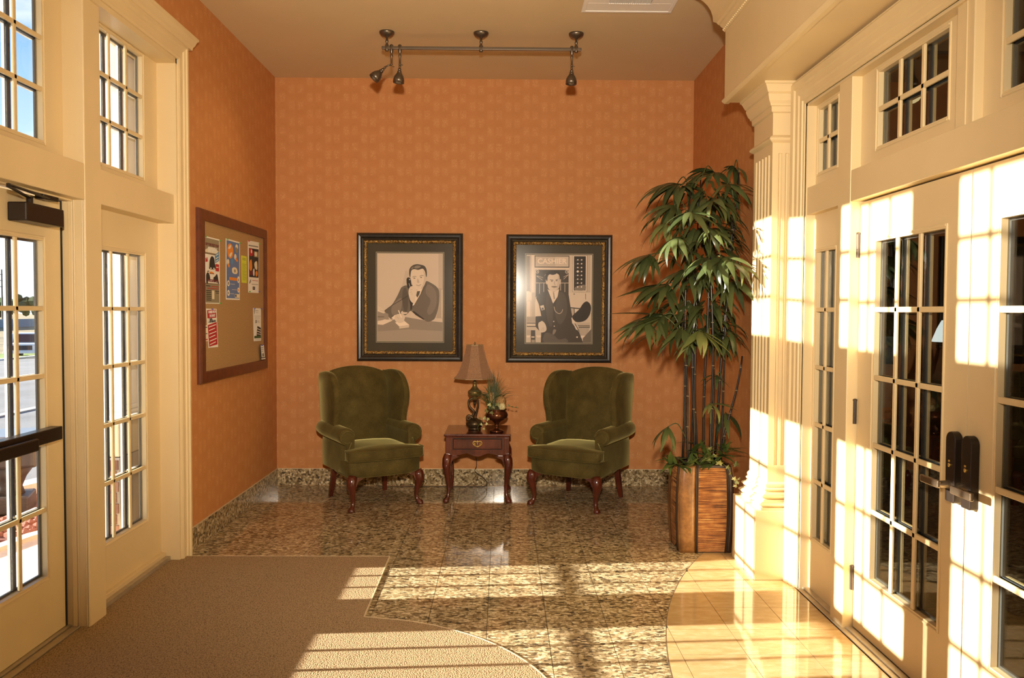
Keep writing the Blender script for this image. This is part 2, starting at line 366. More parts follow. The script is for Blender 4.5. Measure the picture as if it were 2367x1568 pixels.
def empty(name, loc, rz=0.0):
    o = bpy.data.objects.new(name, None); COL.objects.link(o); o.location = loc; o.rotation_euler = (0, 0, rz); o.empty_display_size = 0.1; return o
def tag(o, label, cat, group=None, kind=None):
    o['label'] = label; o['category'] = cat
    if group: o['group'] = group
    if kind: o['kind'] = kind
    return o
def struct(o, label=None):
    o['kind'] = 'structure'
    if label: o['label'] = label
    return o
def auto_smooth(o, ang=40):
    me = o.data; me.polygons.foreach_set('use_smooth', [True]*len(me.polygons))
    try: me.set_sharp_from_angle(angle=math.radians(ang))
    except Exception: pass
    return o
def catmull(pts, k=4, closed=True):
    out = []; n = len(pts)
    for i in range(n if closed else n-1):
        p0 = pts[(i-1) % n] if closed else pts[max(i-1, 0)]; p1 = pts[i]; p2 = pts[(i+1) % n]; p3 = pts[(i+2) % n] if closed else pts[min(i+2, n-1)]
        for j in range(k):
            t = j/k
            out.append(tuple(0.5*((2*b_)+(-a+c_)*t+(2*a-5*b_+4*c_-d)*t*t+(-a+3*b_-3*c_+d)*t**3) for a, b_, c_, d in zip(p0, p1, p2, p3)))
    if not closed: out.append(tuple(pts[-1]))
    return out
def copy_tree(o, parent=None):
    c = o.copy(); COL.objects.link(c); c.parent = parent
    for ch in list(o.children): copy_tree(ch, c)
    return c
def text(body, size, parent, loc, mat, rot=None, align='CENTER', name='lettering', sx=1.0, bold=0.0):
    cu = bpy.data.curves.new(name, 'FONT'); cu.body = body; cu.size = size; cu.align_x = align; cu.align_y = 'CENTER'; cu.extrude = 0.0003; cu.offset = bold
    cu.resolution_u = 3
    cu.materials.append(MATS[mat]); tmp = bpy.data.objects.new(name, cu); me = bpy.data.meshes.new_from_object(tmp); bpy.data.objects.remove(tmp)
    me.name = name; o = bpy.data.objects.new(name, me); COL.objects.link(o); o.parent = parent; o.location = loc
    if rot is not None: o.rotation_euler = rot
    o.scale = (sx, 1, 1); return o

# ------------------------------------------------------------------ the room shell
XL, XR, YF, YB, ZC, YM = -2.051, 1.713, -1.25, 7.4255, 3.679, 3.09
fl = MB().box(-2.30, 1.90, YF-0.2, YB+0.2, -0.20, -0.012).obj('floor', 'grout_dark'); struct(fl)
struct(MB().box(-2.35, 1.95, YF-0.2, YB+0.2, ZC, ZC+0.15).obj('ceiling', 'ceiling_paint'))
struct(MB().box(-2.30, 1.90, YB, YB+0.18, -0.05, ZC+0.05).obj('wall_back', 'wallpaper_back'))
struct(MB().box(-2.30, 1.90, YF-0.18, YF, -0.05, ZC+0.05).obj('wall_front', 'wallpaper_back'))
m = MB(); m.box(XL-0.25, XL, YF-0.02, 0.99, -0.05, ZC+0.02).box(XL-0.25, XL, 5.19, YB+0.02, -0.05, ZC+0.02).box(XL-0.25, XL, 0.99, 5.19, 3.16, ZC+0.02)
struct(m.obj('wall_left', 'wallpaper_side'))
m = MB(); m.box(XR, XR+0.2, YF-0.02, 1.52, -0.05, ZC+0.02).box(XR, XR+0.2, 4.66, YB+0.02, -0.05, ZC+0.02).box(XR, XR+0.2, 1.52, 4.66, 2.78, ZC+0.02)
struct(m.obj('wall_right', 'wallpaper_side'))

# ------------------------------------------------------------------ floor tiles, cut along the curves
TS = 0.305
def x_marble(y):
    d = y - 3.135
    return 1.70 if abs(d) > 2.75 else min(1.70, 0.73 + 4.39 - math.sqrt(max(0, 4.39**2 - d*d)))
def x_carpet(y):
    d = abs(y - 3.09)
    if d > 2.16: return -2.04
    if d >= 1.117: return -0.73
    return -0.857 + math.sqrt(max(0, 1.126**2 - d*d))
def cut_tile(xa, xb, ya, yb, lf, rf, breaks):
    ys0 = sorted([ya, yb] + [q for q in breaks if ya < q < yb]); polys = []
    for y0, y1 in zip(ys0[:-1], ys0[1:]):
        e_ = 1e-5; ys = [y0+e_ + (y1-y0-2*e_)*i/8 for i in range(9)]
        run = []
        for y in ys + [None]:
            ok = y is not None and min(xb, rf(y)) - max(xa, lf(y)) > 0.004
            if ok: run.append((y, max(xa, lf(y)), min(xb, rf(y))))
            elif run:
                if len(run) > 1 and run[-1][0]-run[0][0] > 0.004:
                    if all(abs(r[1]-run[0][1]) < 1e-6 and abs(r[2]-run[0][2]) < 1e-6 for r in run): run = [run[0], run[-1]]
                    polys.append([(r[1], r[0]) for r in run][::-1] + [(r[2], r[0]) for r in run])
                run = []
    return polys
full = {}
for i in range(-8, 8):
    for j in range(-22, 11):
        xa = -0.074 + TS*i + 0.0013; xb = xa + TS - 0.0026; ya = 4.663 + TS*j + 0.0013; yb = ya + TS - 0.0026
        xa2, xb2 = max(xa, XL+0.012), min(xb, XR-0.004); yb2 = min(yb, YB-0.012)
        if xb2 - xa2 < 0.01 or yb2 - ya < 0.02 or ya < YF: continue
        for nm, mt, lf, rf in (('granite_tile', 'granite', x_carpet, lambda y: x_marble(y)-0.001), ('marble_tile', 'marble', lambda y: x_marble(y)+0.001, lambda y: 1.70)):
            ps = cut_tile(xa2, xb2, ya, yb2, lf, rf, (0.93, 5.25, 1.973, 4.207, 0.385, 5.885))
            if not ps: continue
            whole = len(ps) == 1 and len(ps[0]) == 4 and abs(xb2-xa2-TS+0.0026) < 1e-6 and abs(ps[0][2][0]-ps[0][1][0]-(xb-xa)) < 1e-4 and abs(yb2-yb) < 1e-6
            if whole and nm in full:
                place(nm, full[nm], fl, (xa, ya, 0)); continue
            mb = MB()
            for p in ps: mb.prism([(q[0]-xa, q[1]-ya) for q in p], lambda a, c: (a, c, -0.012), lambda a, c: (a, c, 0.0))
            me = mb.mesh(nm, mt); place(nm, me, fl, (xa, ya, 0))
            if whole: full[nm] = me

# carpet
arc = [(-0.73, 5.25)] + [(x_carpet(y), y) for y in [4.2069 - (4.2069-1.9731)*i/40 for i in range(41)]] + [(-0.73, 0.93)]
poly = [(-2.05, 0.93)] + arc[::-1] + [(-2.05, 5.25), (-2.05, 5.17), (-2.104, 5.17), (-2.104, 1.0), (-2.05, 1.0)]
carp = MB().prism(poly, lambda a, c: (a, c, -0.012), lambda a, c: (a, c, 0.006)).obj('carpet', 'carpet_loop')
tag(carp, 'brown loop-pile entrance carpet with curved bulge inset in the tile floor', 'carpet')
def ribbon(name, pts, w, z0, z1, mat, parent):
    mb = MB()
    for (x0, y0), (x1, y1) in zip(pts[:-1], pts[1:]):
        d = Vector((x1-x0, y1-y0)).normalized(); n_ = Vector((-d.y, d.x))*w/2
        mb.prism([(x0+n_.x, y0+n_.y), (x0-n_.x, y0-n_.y), (x1-n_.x, y1-n_.y), (x1+n_.x, y1+n_.y)], lambda a, c: (a, c, z0), lambda a, c: (a, c, z1))
    return mb.obj(name, mat, parent)
ribbon('edge_strip', [(-2.04, 5.253)] + [(-0.727, 5.253)] + arc[1:-1] + [(-0.727, 0.927), (-2.04, 0.927)], 0.007, -0.005, 0.0075, 'trim_strip', carp)
ribbon('inlay_strip', [(x_marble(y), y) for y in [5.40 - 0.06*i for i in range(76)]], 0.003, -0.008, 0.0008, 'grout_dark', fl)

# granite baseboards
def baseboard(name, along, fixed, a0, a1, joints, h=0.152):
    s_ = {'back': (0, -1), 'left': (1, 1), 'right': (1, -1)}[along]
    def bx(mb, u0, u1, t0, t1, z0, z1):
        lo, hi = sorted((fixed + s_[1]*t0, fixed + s_[1]*t1))
        return mb.box(u0, u1, lo, hi, z0, z1) if s_[0] == 0 else mb.box(lo, hi, u0, u1, z0, z1)
    root = bx(MB(), a0, a1, 0.0, 0.008, 0.0, h-0.002).obj(name, 'grout'); struct(root)
    cuts = [a0] + [j for j in joints if a0+0.01 < j < a1-0.01] + [a1]
    for u0, u1 in zip(cuts[:-1], cuts[1:]):
        bx(MB(), u0+0.0012, u1-0.0012, 0.004, 0.012, 0.001, h).obj('granite_tile', 'granite_wall', root)
    bx(MB(), a0, a1, 0.0, 0.009, h, h+0.004).obj('caulk_line', 'trim_strip', root)
baseboard('baseboard_back', 'back', YB, XL+0.012, XR-0.012, [-0.074+TS*i for i in range(-7, 7)])
baseboard('baseboard_left', 'left', XL, 5.305, YB-0.012, [5.586+0.306*i for i in range(0, 7)])
baseboard('baseboard_right', 'right', XR, 5.28, YB-0.012, [5.586+0.306*i for i in range(-1, 7)])

# ------------------------------------------------------------------ mouldings, sashes
def casing(name, prof, y0, y1, ztop, xw, s, mat, parent=None):
    """profile (a outward from the opening, b out of the wall) swept up one side, over the head and down the other"""
    path = [((y1, 0.0), (1, 0)), ((y1, ztop), (1, 1)), ((y0, ztop), (-1, 1)), ((y0, 0.0), (-1, 0))]
    vs = []; n = len(prof)
    for (y, z), (ny, nz) in path:
        for a, b_ in prof: vs.append((xw + s*b_, y + ny*a, z + nz*a))
    fs = [(i*n+k, i*n+k+1, (i+1)*n+k+1, (i+1)*n+k) for i in range(3) for k in range(n-1)]
    fs += [tuple(range(n)), tuple(range(3*n, 4*n))]
    return MB().add(vs, fs).obj(name, mat, parent)
def sash(name, s, xf, y0, y1, z0, z1, g, cols, rows, thick=0.045, gl='window_glass', outer='cream_paint', spacer='spacer_black', bar=0.022, label=None, gap=0.03):
    """framed glass: one mesh of stiles and rails, a bead, then every pane and muntin by itself; room side is s"""
    gy0, gy1, gz0, gz1 = g; xo = xf - s*thick
    m = MB(); m.box(xf, xo, y0, gy0, z0, z1).box(xf, xo, gy1, y1, z0, z1).box(xf, xo, gy0, gy1, z0, gz0).box(xf, xo, gy0, gy1, gz1, z1)
    root = m.obj(name, 'cream_paint'); struct(root, label)
    b_ = MB(); w = 0.012; xa, xb = xf + s*0.005, xf - s*0.004
    b_.box(xa, xb, gy0-w-0.008, gy0-0.008, gz0-w-0.008, gz1+w+0.008).box(xa, xb, gy1+0.008, gy1+w+0.008, gz0-w-0.008, gz1+w+0.008)
    b_.box(xa, xb, gy0-0.008, gy1+0.008, gz0-w-0.008, gz0-0.008).box(xa, xb, gy0-0.008, gy1+0.008, gz1+0.008, gz1+w+0.008)
    b_.obj('glazing_bead', 'cream_paint', root, bevel=0.003, seg=1)
    pw, ph = (gy1-gy0)/cols, (gz1-gz0)/rows; xg = xf - s*(0.012+gap*0.5)
    pane = MB().box(-0.002, 0.002, -pw/2, pw/2, -ph/2, ph/2).mesh('pane', gl)
    for i in range(cols):
        for j in range(rows): place('pane', pane, root, (xg, gy0+pw*(i+0.5), gz0+ph*(j+0.5)))
    def bars(nm, mat, xa, xb, wd, bev):
        mv = MB().box(xa, xb, -wd/2, wd/2, gz0-gz0, gz1-gz0).mesh(nm, mat); mh = MB().box(xa, xb, 0, gy1-gy0, -wd/2, wd/2).mesh(nm, mat)
        for i in range(1, cols): place(nm, mv, root, (0, gy0+pw*i, gz0), bevel=bev, seg=1)
        for j in range(1, rows): place(nm, mh, root, (0, gy0, gz0+ph*j), bevel=bev, seg=1)
    bars('muntin', 'cream_paint', xf-s*0.001, xf-s*0.014, bar, 0.003)
    bars('spacer_bar', spacer, xg-s*0.003, xg-s*0.016, bar*0.9, 0)
    bars('outer_muntin', outer, xg-s*(gap*0.5+0.002), xg-s*(gap*0.5+0.014), bar, 0)
    k = MB(); q = 0.010; xa, xb = xg-s*0.003, xg-s*0.012
    k.box(xa, xb, gy0, gy0+q, gz0, gz1).box(xa, xb, gy1-q, gy1, gz0, gz1).box(xa, xb, gy0+q, gy1-q, gz0, gz0+q).box(xa, xb, gy0+q, gy1-q, gz1-q, gz1)
    k.obj('glass_edge', spacer, root)
    return root

# ---- left: entrance doors with sidelights and transoms
XF = -2.06
t1 = casing('trim_1', [(0, -0.02), (0, 0.016), (0.012, 0.022), (0.022, 0.022), (0.026, 0.014), (0.062, 0.018), (0.068, 0.026), (0.084, 0.030), (0.090, 0.038), (0.108, 0.038), (0.112, 0.03), (0.112, -0.01)], 0.99, 5.19, 3.16, XL, 1, 'cream_paint')
struct(t1, 'cream moulded casing, posts and rails around the glazed entrance doors')
cap = [(0.0, 3.262), (0.044, 3.262), (0.05, 3.280), (0.062, 3.290), (0.075, 3.312), (0.088, 3.318), (0.088, 3.330), (0.0, 3.330)]
MB().prism(cap, lambda a, z: (XL+a, 0.83, z), lambda a, z: (XL+a, 5.348, z)).obj('head_cap', 'cream_paint', t1)
MB().box(-2.268, XF-0.003, 1.0, 5.18, 2.135, 2.315).obj('transom_rail', 'cream_paint', t1, bevel=0.004)
for y0, y1 in ((4.072, 4.238), (1.942, 2.108)): MB().box(-2.27, XF, y0, y1, 0.0, 3.16).obj('post', 'cream_paint', t1, bevel=0.005)
MB().box(-2.27, XF-0.02, 3.02, 3.16, 2.315, 3.16).obj('post', 'cream_paint', t1, bevel=0.005)
for y0, y1 in ((5.172, 5.195), (0.985, 1.008)): MB().box(-2.27, XL+0.005, y0, y1, 0.0, 3.16).obj('jamb', 'cream_paint', t1)
MB().box(-2.27, XL+0.005, 0.99, 5.19, 3.13, 3.165).obj('head_jamb', 'cream_paint', t1)
for y0, y1 in ((4.238, 5.175), (1.005, 1.942)):
    MB().box(-2.26, -2.135, y0, y1, 0.0, 0.055).obj('sill', 'cream_paint', t1, bevel=0.003)
    MB().box(-2.135, -2.105, y0, y1, 0.0, 0.03).obj('sill_strip', 'threshold_metal', t1)
for xa_, xb_ in ((-2.145, -2.122), (-2.118, -2.112), (-2.078, -2.070), (-2.068, -2.0615)):
    for y in (4.066, 2.108): MB().box(xa_, xb_, y, y+0.006, 0.0, 2.135).obj('bead', 'cream_paint', t1, bevel=0.0025)
MB().box(-2.145, -2.120, 2.115, 4.065, 2.127, 2.136).obj('door_stop', 'cream_paint', t1, bevel=0.002)
m = MB(); m.box(-2.25, -2.20, 2.108, 4.072, 0.0, 0.012).box(-2.195, -2.155, 2.108, 4.072, 0.0, 0.016).box(-2.15, -2.11, 2.108, 4.072, 0.0, 0.010)
m.obj('threshold', 'threshold_metal', t1, bevel=0.002)
XS = -2.165   # room face of the sashes
GZ = (0.318, 1.920); TZ = (2.388, 3.108)
sash('window_1', 1, XS, 4.238, 5.172, 0.055, 2.135, (4.36, 4.97, *GZ), 3, 5, outer='outdoor_white', label='tall narrow sidelight beside the entrance door')
sash('window_2', 1, XS, 4.238, 5.172, 2.315, 3.13, (4.36, 4.97, *TZ), 3, 3, outer='outdoor_white', label='small transom window above the sidelight')
sash('window_3', 1, XS, 3.16, 4.072, 2.315, 3.13, (3.27, 3.90, *TZ), 3, 3, outer='outdoor_white', label='transom window above the entrance door')
sash('window_4', 1, XS, 2.108, 3.02, 2.315, 3.13, (2.28, 2.91, *TZ), 3, 3, outer='outdoor_white')
sash('window_5', 1, XS, 1.008, 1.942, 2.315, 3.13, (1.21, 1.82, *TZ), 3, 3, outer='outdoor_white')
sash('window_6', 1, XS, 1.008, 1.942, 0.055, 2.135, (1.21, 1.82, *GZ), 3, 5, outer='outdoor_white')
XD = -2.175
d1 = sash('door_1', 1, XD, 3.094, 4.054, 0.018, 2.122, (3.27, 3.90, *GZ), 3, 5, outer='outdoor_white', label='glazed entrance door with dark push bar and closer')
d2 = sash('door_2', 1, XD, 2.126, 3.086, 0.018, 2.122, (2.28, 2.91, *GZ), 3, 5, outer='outdoor_white')
MB().box(-2.20, -2.174, 4.0545, 4.0710, 0.012, 2.128).obj('door_gap_shade', 'gap_shade', d1)  # solid black strip painting the shade between door and post
for dd, ya, yb in ((d1, 3.10, 3.950), (d2, 2.23, 3.08)):
    pb = MB().box(XD+0.0, XD+0.055, ya, yb, 0.970, 1.034).obj('push_bar', 'bronze_dark', dd, bevel=0.004)
    MB().box(XD+0.055, XD+0.085, ya+0.06, yb-0.25, 0.955, 1.012).obj('push_pad', 'bronze_dark', pb, bevel=0.008, seg=3)
cl = MB().box(XD, XD+0.085, 3.625, 3.935, 1.985, 2.068).obj('door_closer', 'bronze_dark', d1, bevel=0.006)
MB().lathe([(0.014, 2.068), (0.014, 2.100), (0.010, 2.102)], 12, (XD+0.045, 3.72, 0)).obj('spindle', 'bronze_dark', cl)
MB().tube([(XD+0.045, 3.72, 2.095), (XD+0.09, 3.56, 2.100), (XD+0.13, 3.42, 2.104)], 0.010, 8, flat=0.5).obj('closer_arm', 'bronze_dark', cl)
MB().tube([(XD+0.13, 3.42, 2.112), (XD+0.09, 3.65, 2.113), (XD+0.04, 3.90, 2.114)], 0.010, 8, flat=0.5).obj('closer_arm', 'bronze_dark', cl)
MB().box(XD+0.01, XD+0.055, 3.82, 3.945, 2.106, 2.130).obj('arm_bracket', 'bronze_dark', cl, bevel=0.004)

# ---- right: lobby doors
t2 = casing('trim_2', [(0, -0.03), (0, 0.008), (0.02, 0.008), (0.024, 0.016), (0.055, 0.016), (0.062, 0.024), (0.095, 0.026), (0.102, 0.036), (0.135, 0.040), (0.142, 0.034), (0.150, 0.034), (0.150, -0.01)], 1.52, 4.66, 2.78, XR, -1, 'cream_paint')
struct(t2, 'cream moulded casing and mullions around the glazed lobby doors')
XFr = XR + 0.007
MB().box(XFr+0.003, 1.858, 1.525, 4.655, 2.150, 2.305).obj('transom_rail', 'cream_paint', t2, bevel=0.003)
for y0, y1 in ((4.062, 4.215), (1.965, 2.118)): MB().box(XFr, 1.86, y0, y1, 0.0, 2.78).obj('mullion', 'cream_paint', t2, bevel=0.004)
MB().box(XFr+0.012, 1.86, 3.03, 3.15, 2.305, 2.78).obj('mullion', 'cream_paint', t2, bevel=0.004)
MB().box(XFr+0.008, XFr+0.013, 3.075, 3.105, 2.305, 2.78).obj('mullion_bead', 'cream_paint', t2)
for y0, y1 in ((4.648, 4.668), (1.512, 1.532)): MB().box(XFr-0.003, 1.86, y0, y1, 0.0, 2.79).obj('jamb', 'cream_paint', t2)
MB().box(XFr-0.003, 1.86, 1.52, 4.66, 2.765, 2.79).obj('head_jamb', 'cream_paint', t2)
m = MB(); m.box(1.705, 1.735, 1.53, 4.65, 0.0, 0.006).box(1.735, 1.770, 1.53, 4.65, 0.0, 0.014).box(1.770, 1.85, 1.53, 4.65, 0.0, 0.009)
m.obj('threshold', 'threshold_metal', t2, bevel=0.002)
XSr = 1.770; RG = (0.315, 1.938); RT = (2.385, 2.735)
kw = dict(gl='lobby_glass', spacer='spacer_grey', bar=0.024)
sash('window_7', -1, XSr, 4.215, 4.648, 0.012, 2.15, (4.352, 4.612, *RG), 2, 5, label='narrow dark sidelight beside the lobby doors', **kw)
sash('window_8', -1, XSr, 4.215, 4.648, 2.305, 2.765, (4.352, 4.612, *RT), 2, 2, label='small square transom window above the lobby sidelight', **kw)
sash('window_9', -1, XSr, 3.15, 4.062, 2.305, 2.765, (3.275, 3.885, *RT), 3, 2, label='six-pane transom window above the left lobby door', **kw)
sash('window_10', -1, XSr, 2.118, 3.03, 2.305, 2.765, (2.295, 2.905, *RT), 3, 2, label='transom window above the right lobby door', **kw)
sash('window_11', -1, XSr, 1.532, 1.965, 0.012, 2.765, (1.57, 1.83, 0.315, 2.70), 2, 6, **kw)
d3 = sash('door_3', -1, XSr+0.003, 3.0935, 4.056, 0.016, 2.143, (3.275, 3.885, *RG), 3, 5, label='left glazed lobby door with dark lever lock', **kw)
d4 = sash('door_4', -1, XSr+0.003, 2.124, 3.0865, 0.016, 2.143, (2.295, 2.905, *RG), 3, 5, label='right glazed lobby door with dark lever lock', **kw)
MB().box(XSr+0.02, XSr+0.03, 3.08, 3.10, 0.016, 2.14).obj('meeting_gap_shade', 'gap_shade', d3)  # black strip standing in for shade where the doors meet
for z in (1.93, 1.10, 0.26):
    h_ = MB().lathe([(0.009, -0.058), (0.009, 0.058)], 12, (XSr-0.006, 4.062, z)).obj('hinge', 'hinge_metal', d3, smooth=False)
    MB().lathe([(0.011, 0.058), (0.011, 0.064), (0.004, 0.068)], 10, (XSr-0.006, 4.062, z)).obj('hinge_cap', 'hinge_metal', h_)
    MB().lathe([(0.0095, -0.02), (0.0100, -0.019), (0.0095, -0.018)], 10, (XSr-0.006, 4.062, z)).obj('knuckle', 'hinge_metal', h_)
def lever(door, yc, sgn):
    xf = XSr + 0.003
    prof = catmull([(-0.034, 0.868), (-0.028, 0.862), (0.028, 0.862), (0.034, 0.868)], 1, False) + [(0.036, 1.10)] + [(0.036*math.cos(t), 1.105+0.034*math.sin(t)) for t in [0.2+i*(PI-0.4)/8 for i in range(9)]] + [(-0.036, 1.10)]
    pl = MB().prism(prof, lambda a, z: (xf, yc+a, z), lambda a, z: (xf-0.032, yc+a*0.92, z)).obj('lock_plate', 'bronze_dark', door, bevel=0.008, seg=3)
    MB().lathe([(0.008, 0), (0.008, 0.004), (0.004, 0.006)], 12).obj('lock_cylinder', 'brass', pl, loc=(xf-0.032, yc, 1.008), rot=(0, -PI/2, 0))
    MB().box(-0.004, 0.004, -0.005, 0.005, 0, 0.005).obj('key_slot', 'brass', pl, loc=(xf-0.032, yc, 1.024), rot=(0, -PI/2, 0), bevel=0.002)
    lv = MB().tube([(xf-0.03, yc, 0.932), (xf-0.075, yc, 0.932)], [0.017, 0.013], 14).obj('lever_rose', 'bronze_lever', pl)
    y1 = yc + sgn*0.125
    m = MB(); m.box(xf-0.085, xf-0.070, min(yc-sgn*0.012, y1), max(yc-sgn*0.012, y1), 0.918, 0.948); m.obj('lever_handle', 'bronze_lever', pl, bevel=0.005, seg=3)
lever(d3, 3.145, 1); lever(d4, 3.035, -1)

# ---- pilaster and beam over the lobby doors
pi_ = MB().box(1.505, XR, 4.806, 5.277, 0.0, 0.416).obj('trim_3', 'cream_paint', bevel=0.003); struct(pi_, 'fluted cream pilaster on a square plinth beside the potted palm')
def ring(z0, z1, p0, p1=None):
    p1 = p0 if p1 is None else p1
    return [(1.592-p0, 4.862-p0, 5.222+p0, z0), (1.592-p1, 4.862-p1, 5.222+p1, z1)]
def stack(rows):
    """rows (projection, z): a square moulding that wraps three sides of the shaft"""
    vs = []; fs = []
    for p, z in rows: vs += [(XR, 4.862-p, z), (1.592-p, 4.862-p, z), (1.592-p, 5.222+p, z), (XR, 5.222+p, z)]
    for i in range(len(rows)-1):
        for k in range(3): fs.append((i*4+k, i*4+k+1, i*4+k+5, i*4+k+4))
    n = len(rows); fs += [(0, 3, 2, 1), (4*n-4, 4*n-3, 4*n-2, 4*n-1)]
    return MB().add(vs, fs)
def torus_rows(p, z0, z1, r, n=6): return [(p + r*math.sin(PI*i/n), z0 + (z1-z0)*i/n) for i in range(n+1)]
stack([(0.050, 0.416), (0.050, 0.432)] + torus_rows(0.036, 0.434, 0.466, 0.018) + [(0.030, 0.468), (0.030, 0.476)] + torus_rows(0.016, 0.478, 0.515, 0.024) + [(0.016, 0.52)] + torus_rows(0.008, 0.522, 0.548, 0.012) + [(0.012, 0.552), (0.012, 0.566), (0.0, 0.580)]).obj('base_moulding', 'cream_paint', pi_)
# shaft with real flutes: section polygon swept in z, plain above and below
def shaft_section(flutes):
    p = [(XR, 4.862)]
    def run(a, b_, n, fx):
        out = []
        for i in range(n):
            c0 = a + (b_-a)*(i+0.22)/n; c1 = a + (b_-a)*(i+0.78)/n
            for k in range(7):
                t = k/6; u = c0 + (c1-c0)*t; out.append(fx(u, 0.014*math.sin(PI*t)))
        return out
    if flutes: p += run(XR-0.012, 1.592+0.028, 2, lambda u, d: (u, 4.862+d))
    p += [(1.592, 4.862)]
    if flutes: p += run(4.862+0.028, 5.222-0.028, 5, lambda u, d: (1.592+d, u))
    p += [(1.592, 5.222), (XR, 5.222)]
    return p
m = MB(); s0 = shaft_section(False); s1 = shaft_section(True)
m.prism(s0, lambda a, c: (a, c, 0.575), lambda a, c: (a, c, 0.68)); m.prism(s1, lambda a, c: (a, c, 0.68), lambda a, c: (a, c, 2.54)); m.prism(s0, lambda a, c: (a, c, 2.54), lambda a, c: (a, c, 2.80))
m.obj('fluted_shaft', 'cream_paint', pi_)
stack([(0.0, 2.600)] + torus_rows(0.002, 2.602, 2.645, 0.022) + [(0.0, 2.648)]).obj('astragal', 'cream_paint', pi_)
stack([(0.0, 2.775), (0.012, 2.782), (0.014, 2.812), (0.022, 2.816), (0.024, 2.826), (0.034, 2.842), (0.042, 2.868), (0.044, 2.878), (0.040, 2.884), (0.048, 2.890), (0.060, 2.918), (0.066, 2.930), (0.074, 2.934), (0.074, 2.946)]).obj('capital', 'cream_paint', pi_)
be = MB().box(1.42, XR, 0.88, 5.30, 2.946, 3.44).obj('trim_4', 'cream_paint'); struct(be, 'deep cream beam with crown moulding above the lobby doors')
arcp = [(1.428 - 0.022*math.cos(t), 2.962 + 0.022*math.sin(t)) for t in [-PI/2 + PI*i/8 for i in range(9)]]
MB().prism([(1.45, 2.940)] + [(1.424 - 0.020*math.sin(PI*i/8), 2.940 + 0.036*i/8) for i in range(9)] + [(1.45, 2.976)], lambda a, z: (a, 0.88, z), lambda a, z: (a, 5.312, z)).obj('edge_bead', 'cream_paint', be)
cr = [(1.45, 3.395), (1.412, 3.395), (1.404, 3.405), (1.404, 3.418), (1.392, 3.424), (1.384, 3.436), (1.372, 3.440), (1.362, 3.452), (1.340, 3.458)]
cr += [(1.340 - 0.165*(1-math.cos(t)) , 3.458 + 0.165*math.sin(t)*0.98) for t in [PI/2*i/7 for i in range(1, 8)]]
cr += [(1.168, 3.632), (1.150, 3.650), (1.140, 3.655), (1.140, ZC), (1.45, ZC)]
MB().prism(cr, lambda a, z: (a, 0.88, z), lambda a, z: (a, 5.30, z)).obj('crown_moulding', 'cream_paint', be)
m = MB()
for i in range(150):
    y = 0.95 + i*0.029; m.tube([(1.398, y, 3.398), (1.406, y+0.012, 3.412)], 0.0055, 5)
rp = m.obj('rope_detail', 'cream_paint', be); rp['kind'] = 'stuff'

# ------------------------------------------------------------------ wing chairs
def loft(rings, close=True, caps=True):
    mb = MB(); n = len(rings[0]); vs = [p for r in rings for p in r]
    fs = [(i*n+k, i*n+(k+1) % n, (i+1)*n+(k+1) % n, (i+1)*n+k) for i in range(len(rings)-1) for k in range(n if close else n-1)]
    if caps: fs += [tuple(range(n))[::-1], tuple(range((len(rings)-1)*n, len(rings)*n))]
    return mb.add(vs, fs)
def cabriole(top, out, h, k=1.0):
    """front leg: knee swings out, ankle comes in, pad foot turns out; out = unit direction in plan"""
    ox, oy = out; pts = []; rad = []
    for z, o_, r in ((1.00, 0.000, 0.040), (0.90, 0.016, 0.044), (0.78, 0.024, 0.040), (0.62, 0.014, 0.030), (0.45, 0.000, 0.023), (0.28, -0.008, 0.018), (0.16, -0.002, 0.017), (0.09, 0.012, 0.021), (0.045, 0.026, 0.029), (0.015, 0.028, 0.030), (0.0, 0.026, 0.024)):
        pts.append((top[0]+ox*o_*k, top[1]+oy*o_*k, z*h)); rad.append(r*k)
    return MB().tube(pts, rad, 12)
def pillow(outline, z0, z1, crown=0.02, rnd=0.018):
    """cushion from a plan outline: rounded edge rows and a crowned top"""
    cx_ = sum(p[0] for p in outline)/len(outline); cy_ = sum(p[1] for p in outline)/len(outline)
    def shrink(d): return [(x+(cx_-x)*d/max(0.05, math.hypot(cx_-x, cy_-y)), y+(cy_-y)*d/max(0.05, math.hypot(cx_-x, cy_-y))) for x, y in outline]
    rings = []
    for d, z in ((rnd*1.2, z0), (rnd*0.3, z0+rnd*0.4), (0, z0+rnd), (0, z1-rnd), (rnd*0.3, z1-rnd*0.4), (rnd*1.2, z1)): rings.append([(x, y, z) for x, y in shrink(d)])
    for f, zz in ((0.35, 0.6), (0.7, 0.92), (0.97, 1.0)): rings.append([(x+(cx_-x)*f, y+(cy_-y)*f, z1+crown*zz) for x, y in shrink(rnd*1.2)])
    return loft(rings)
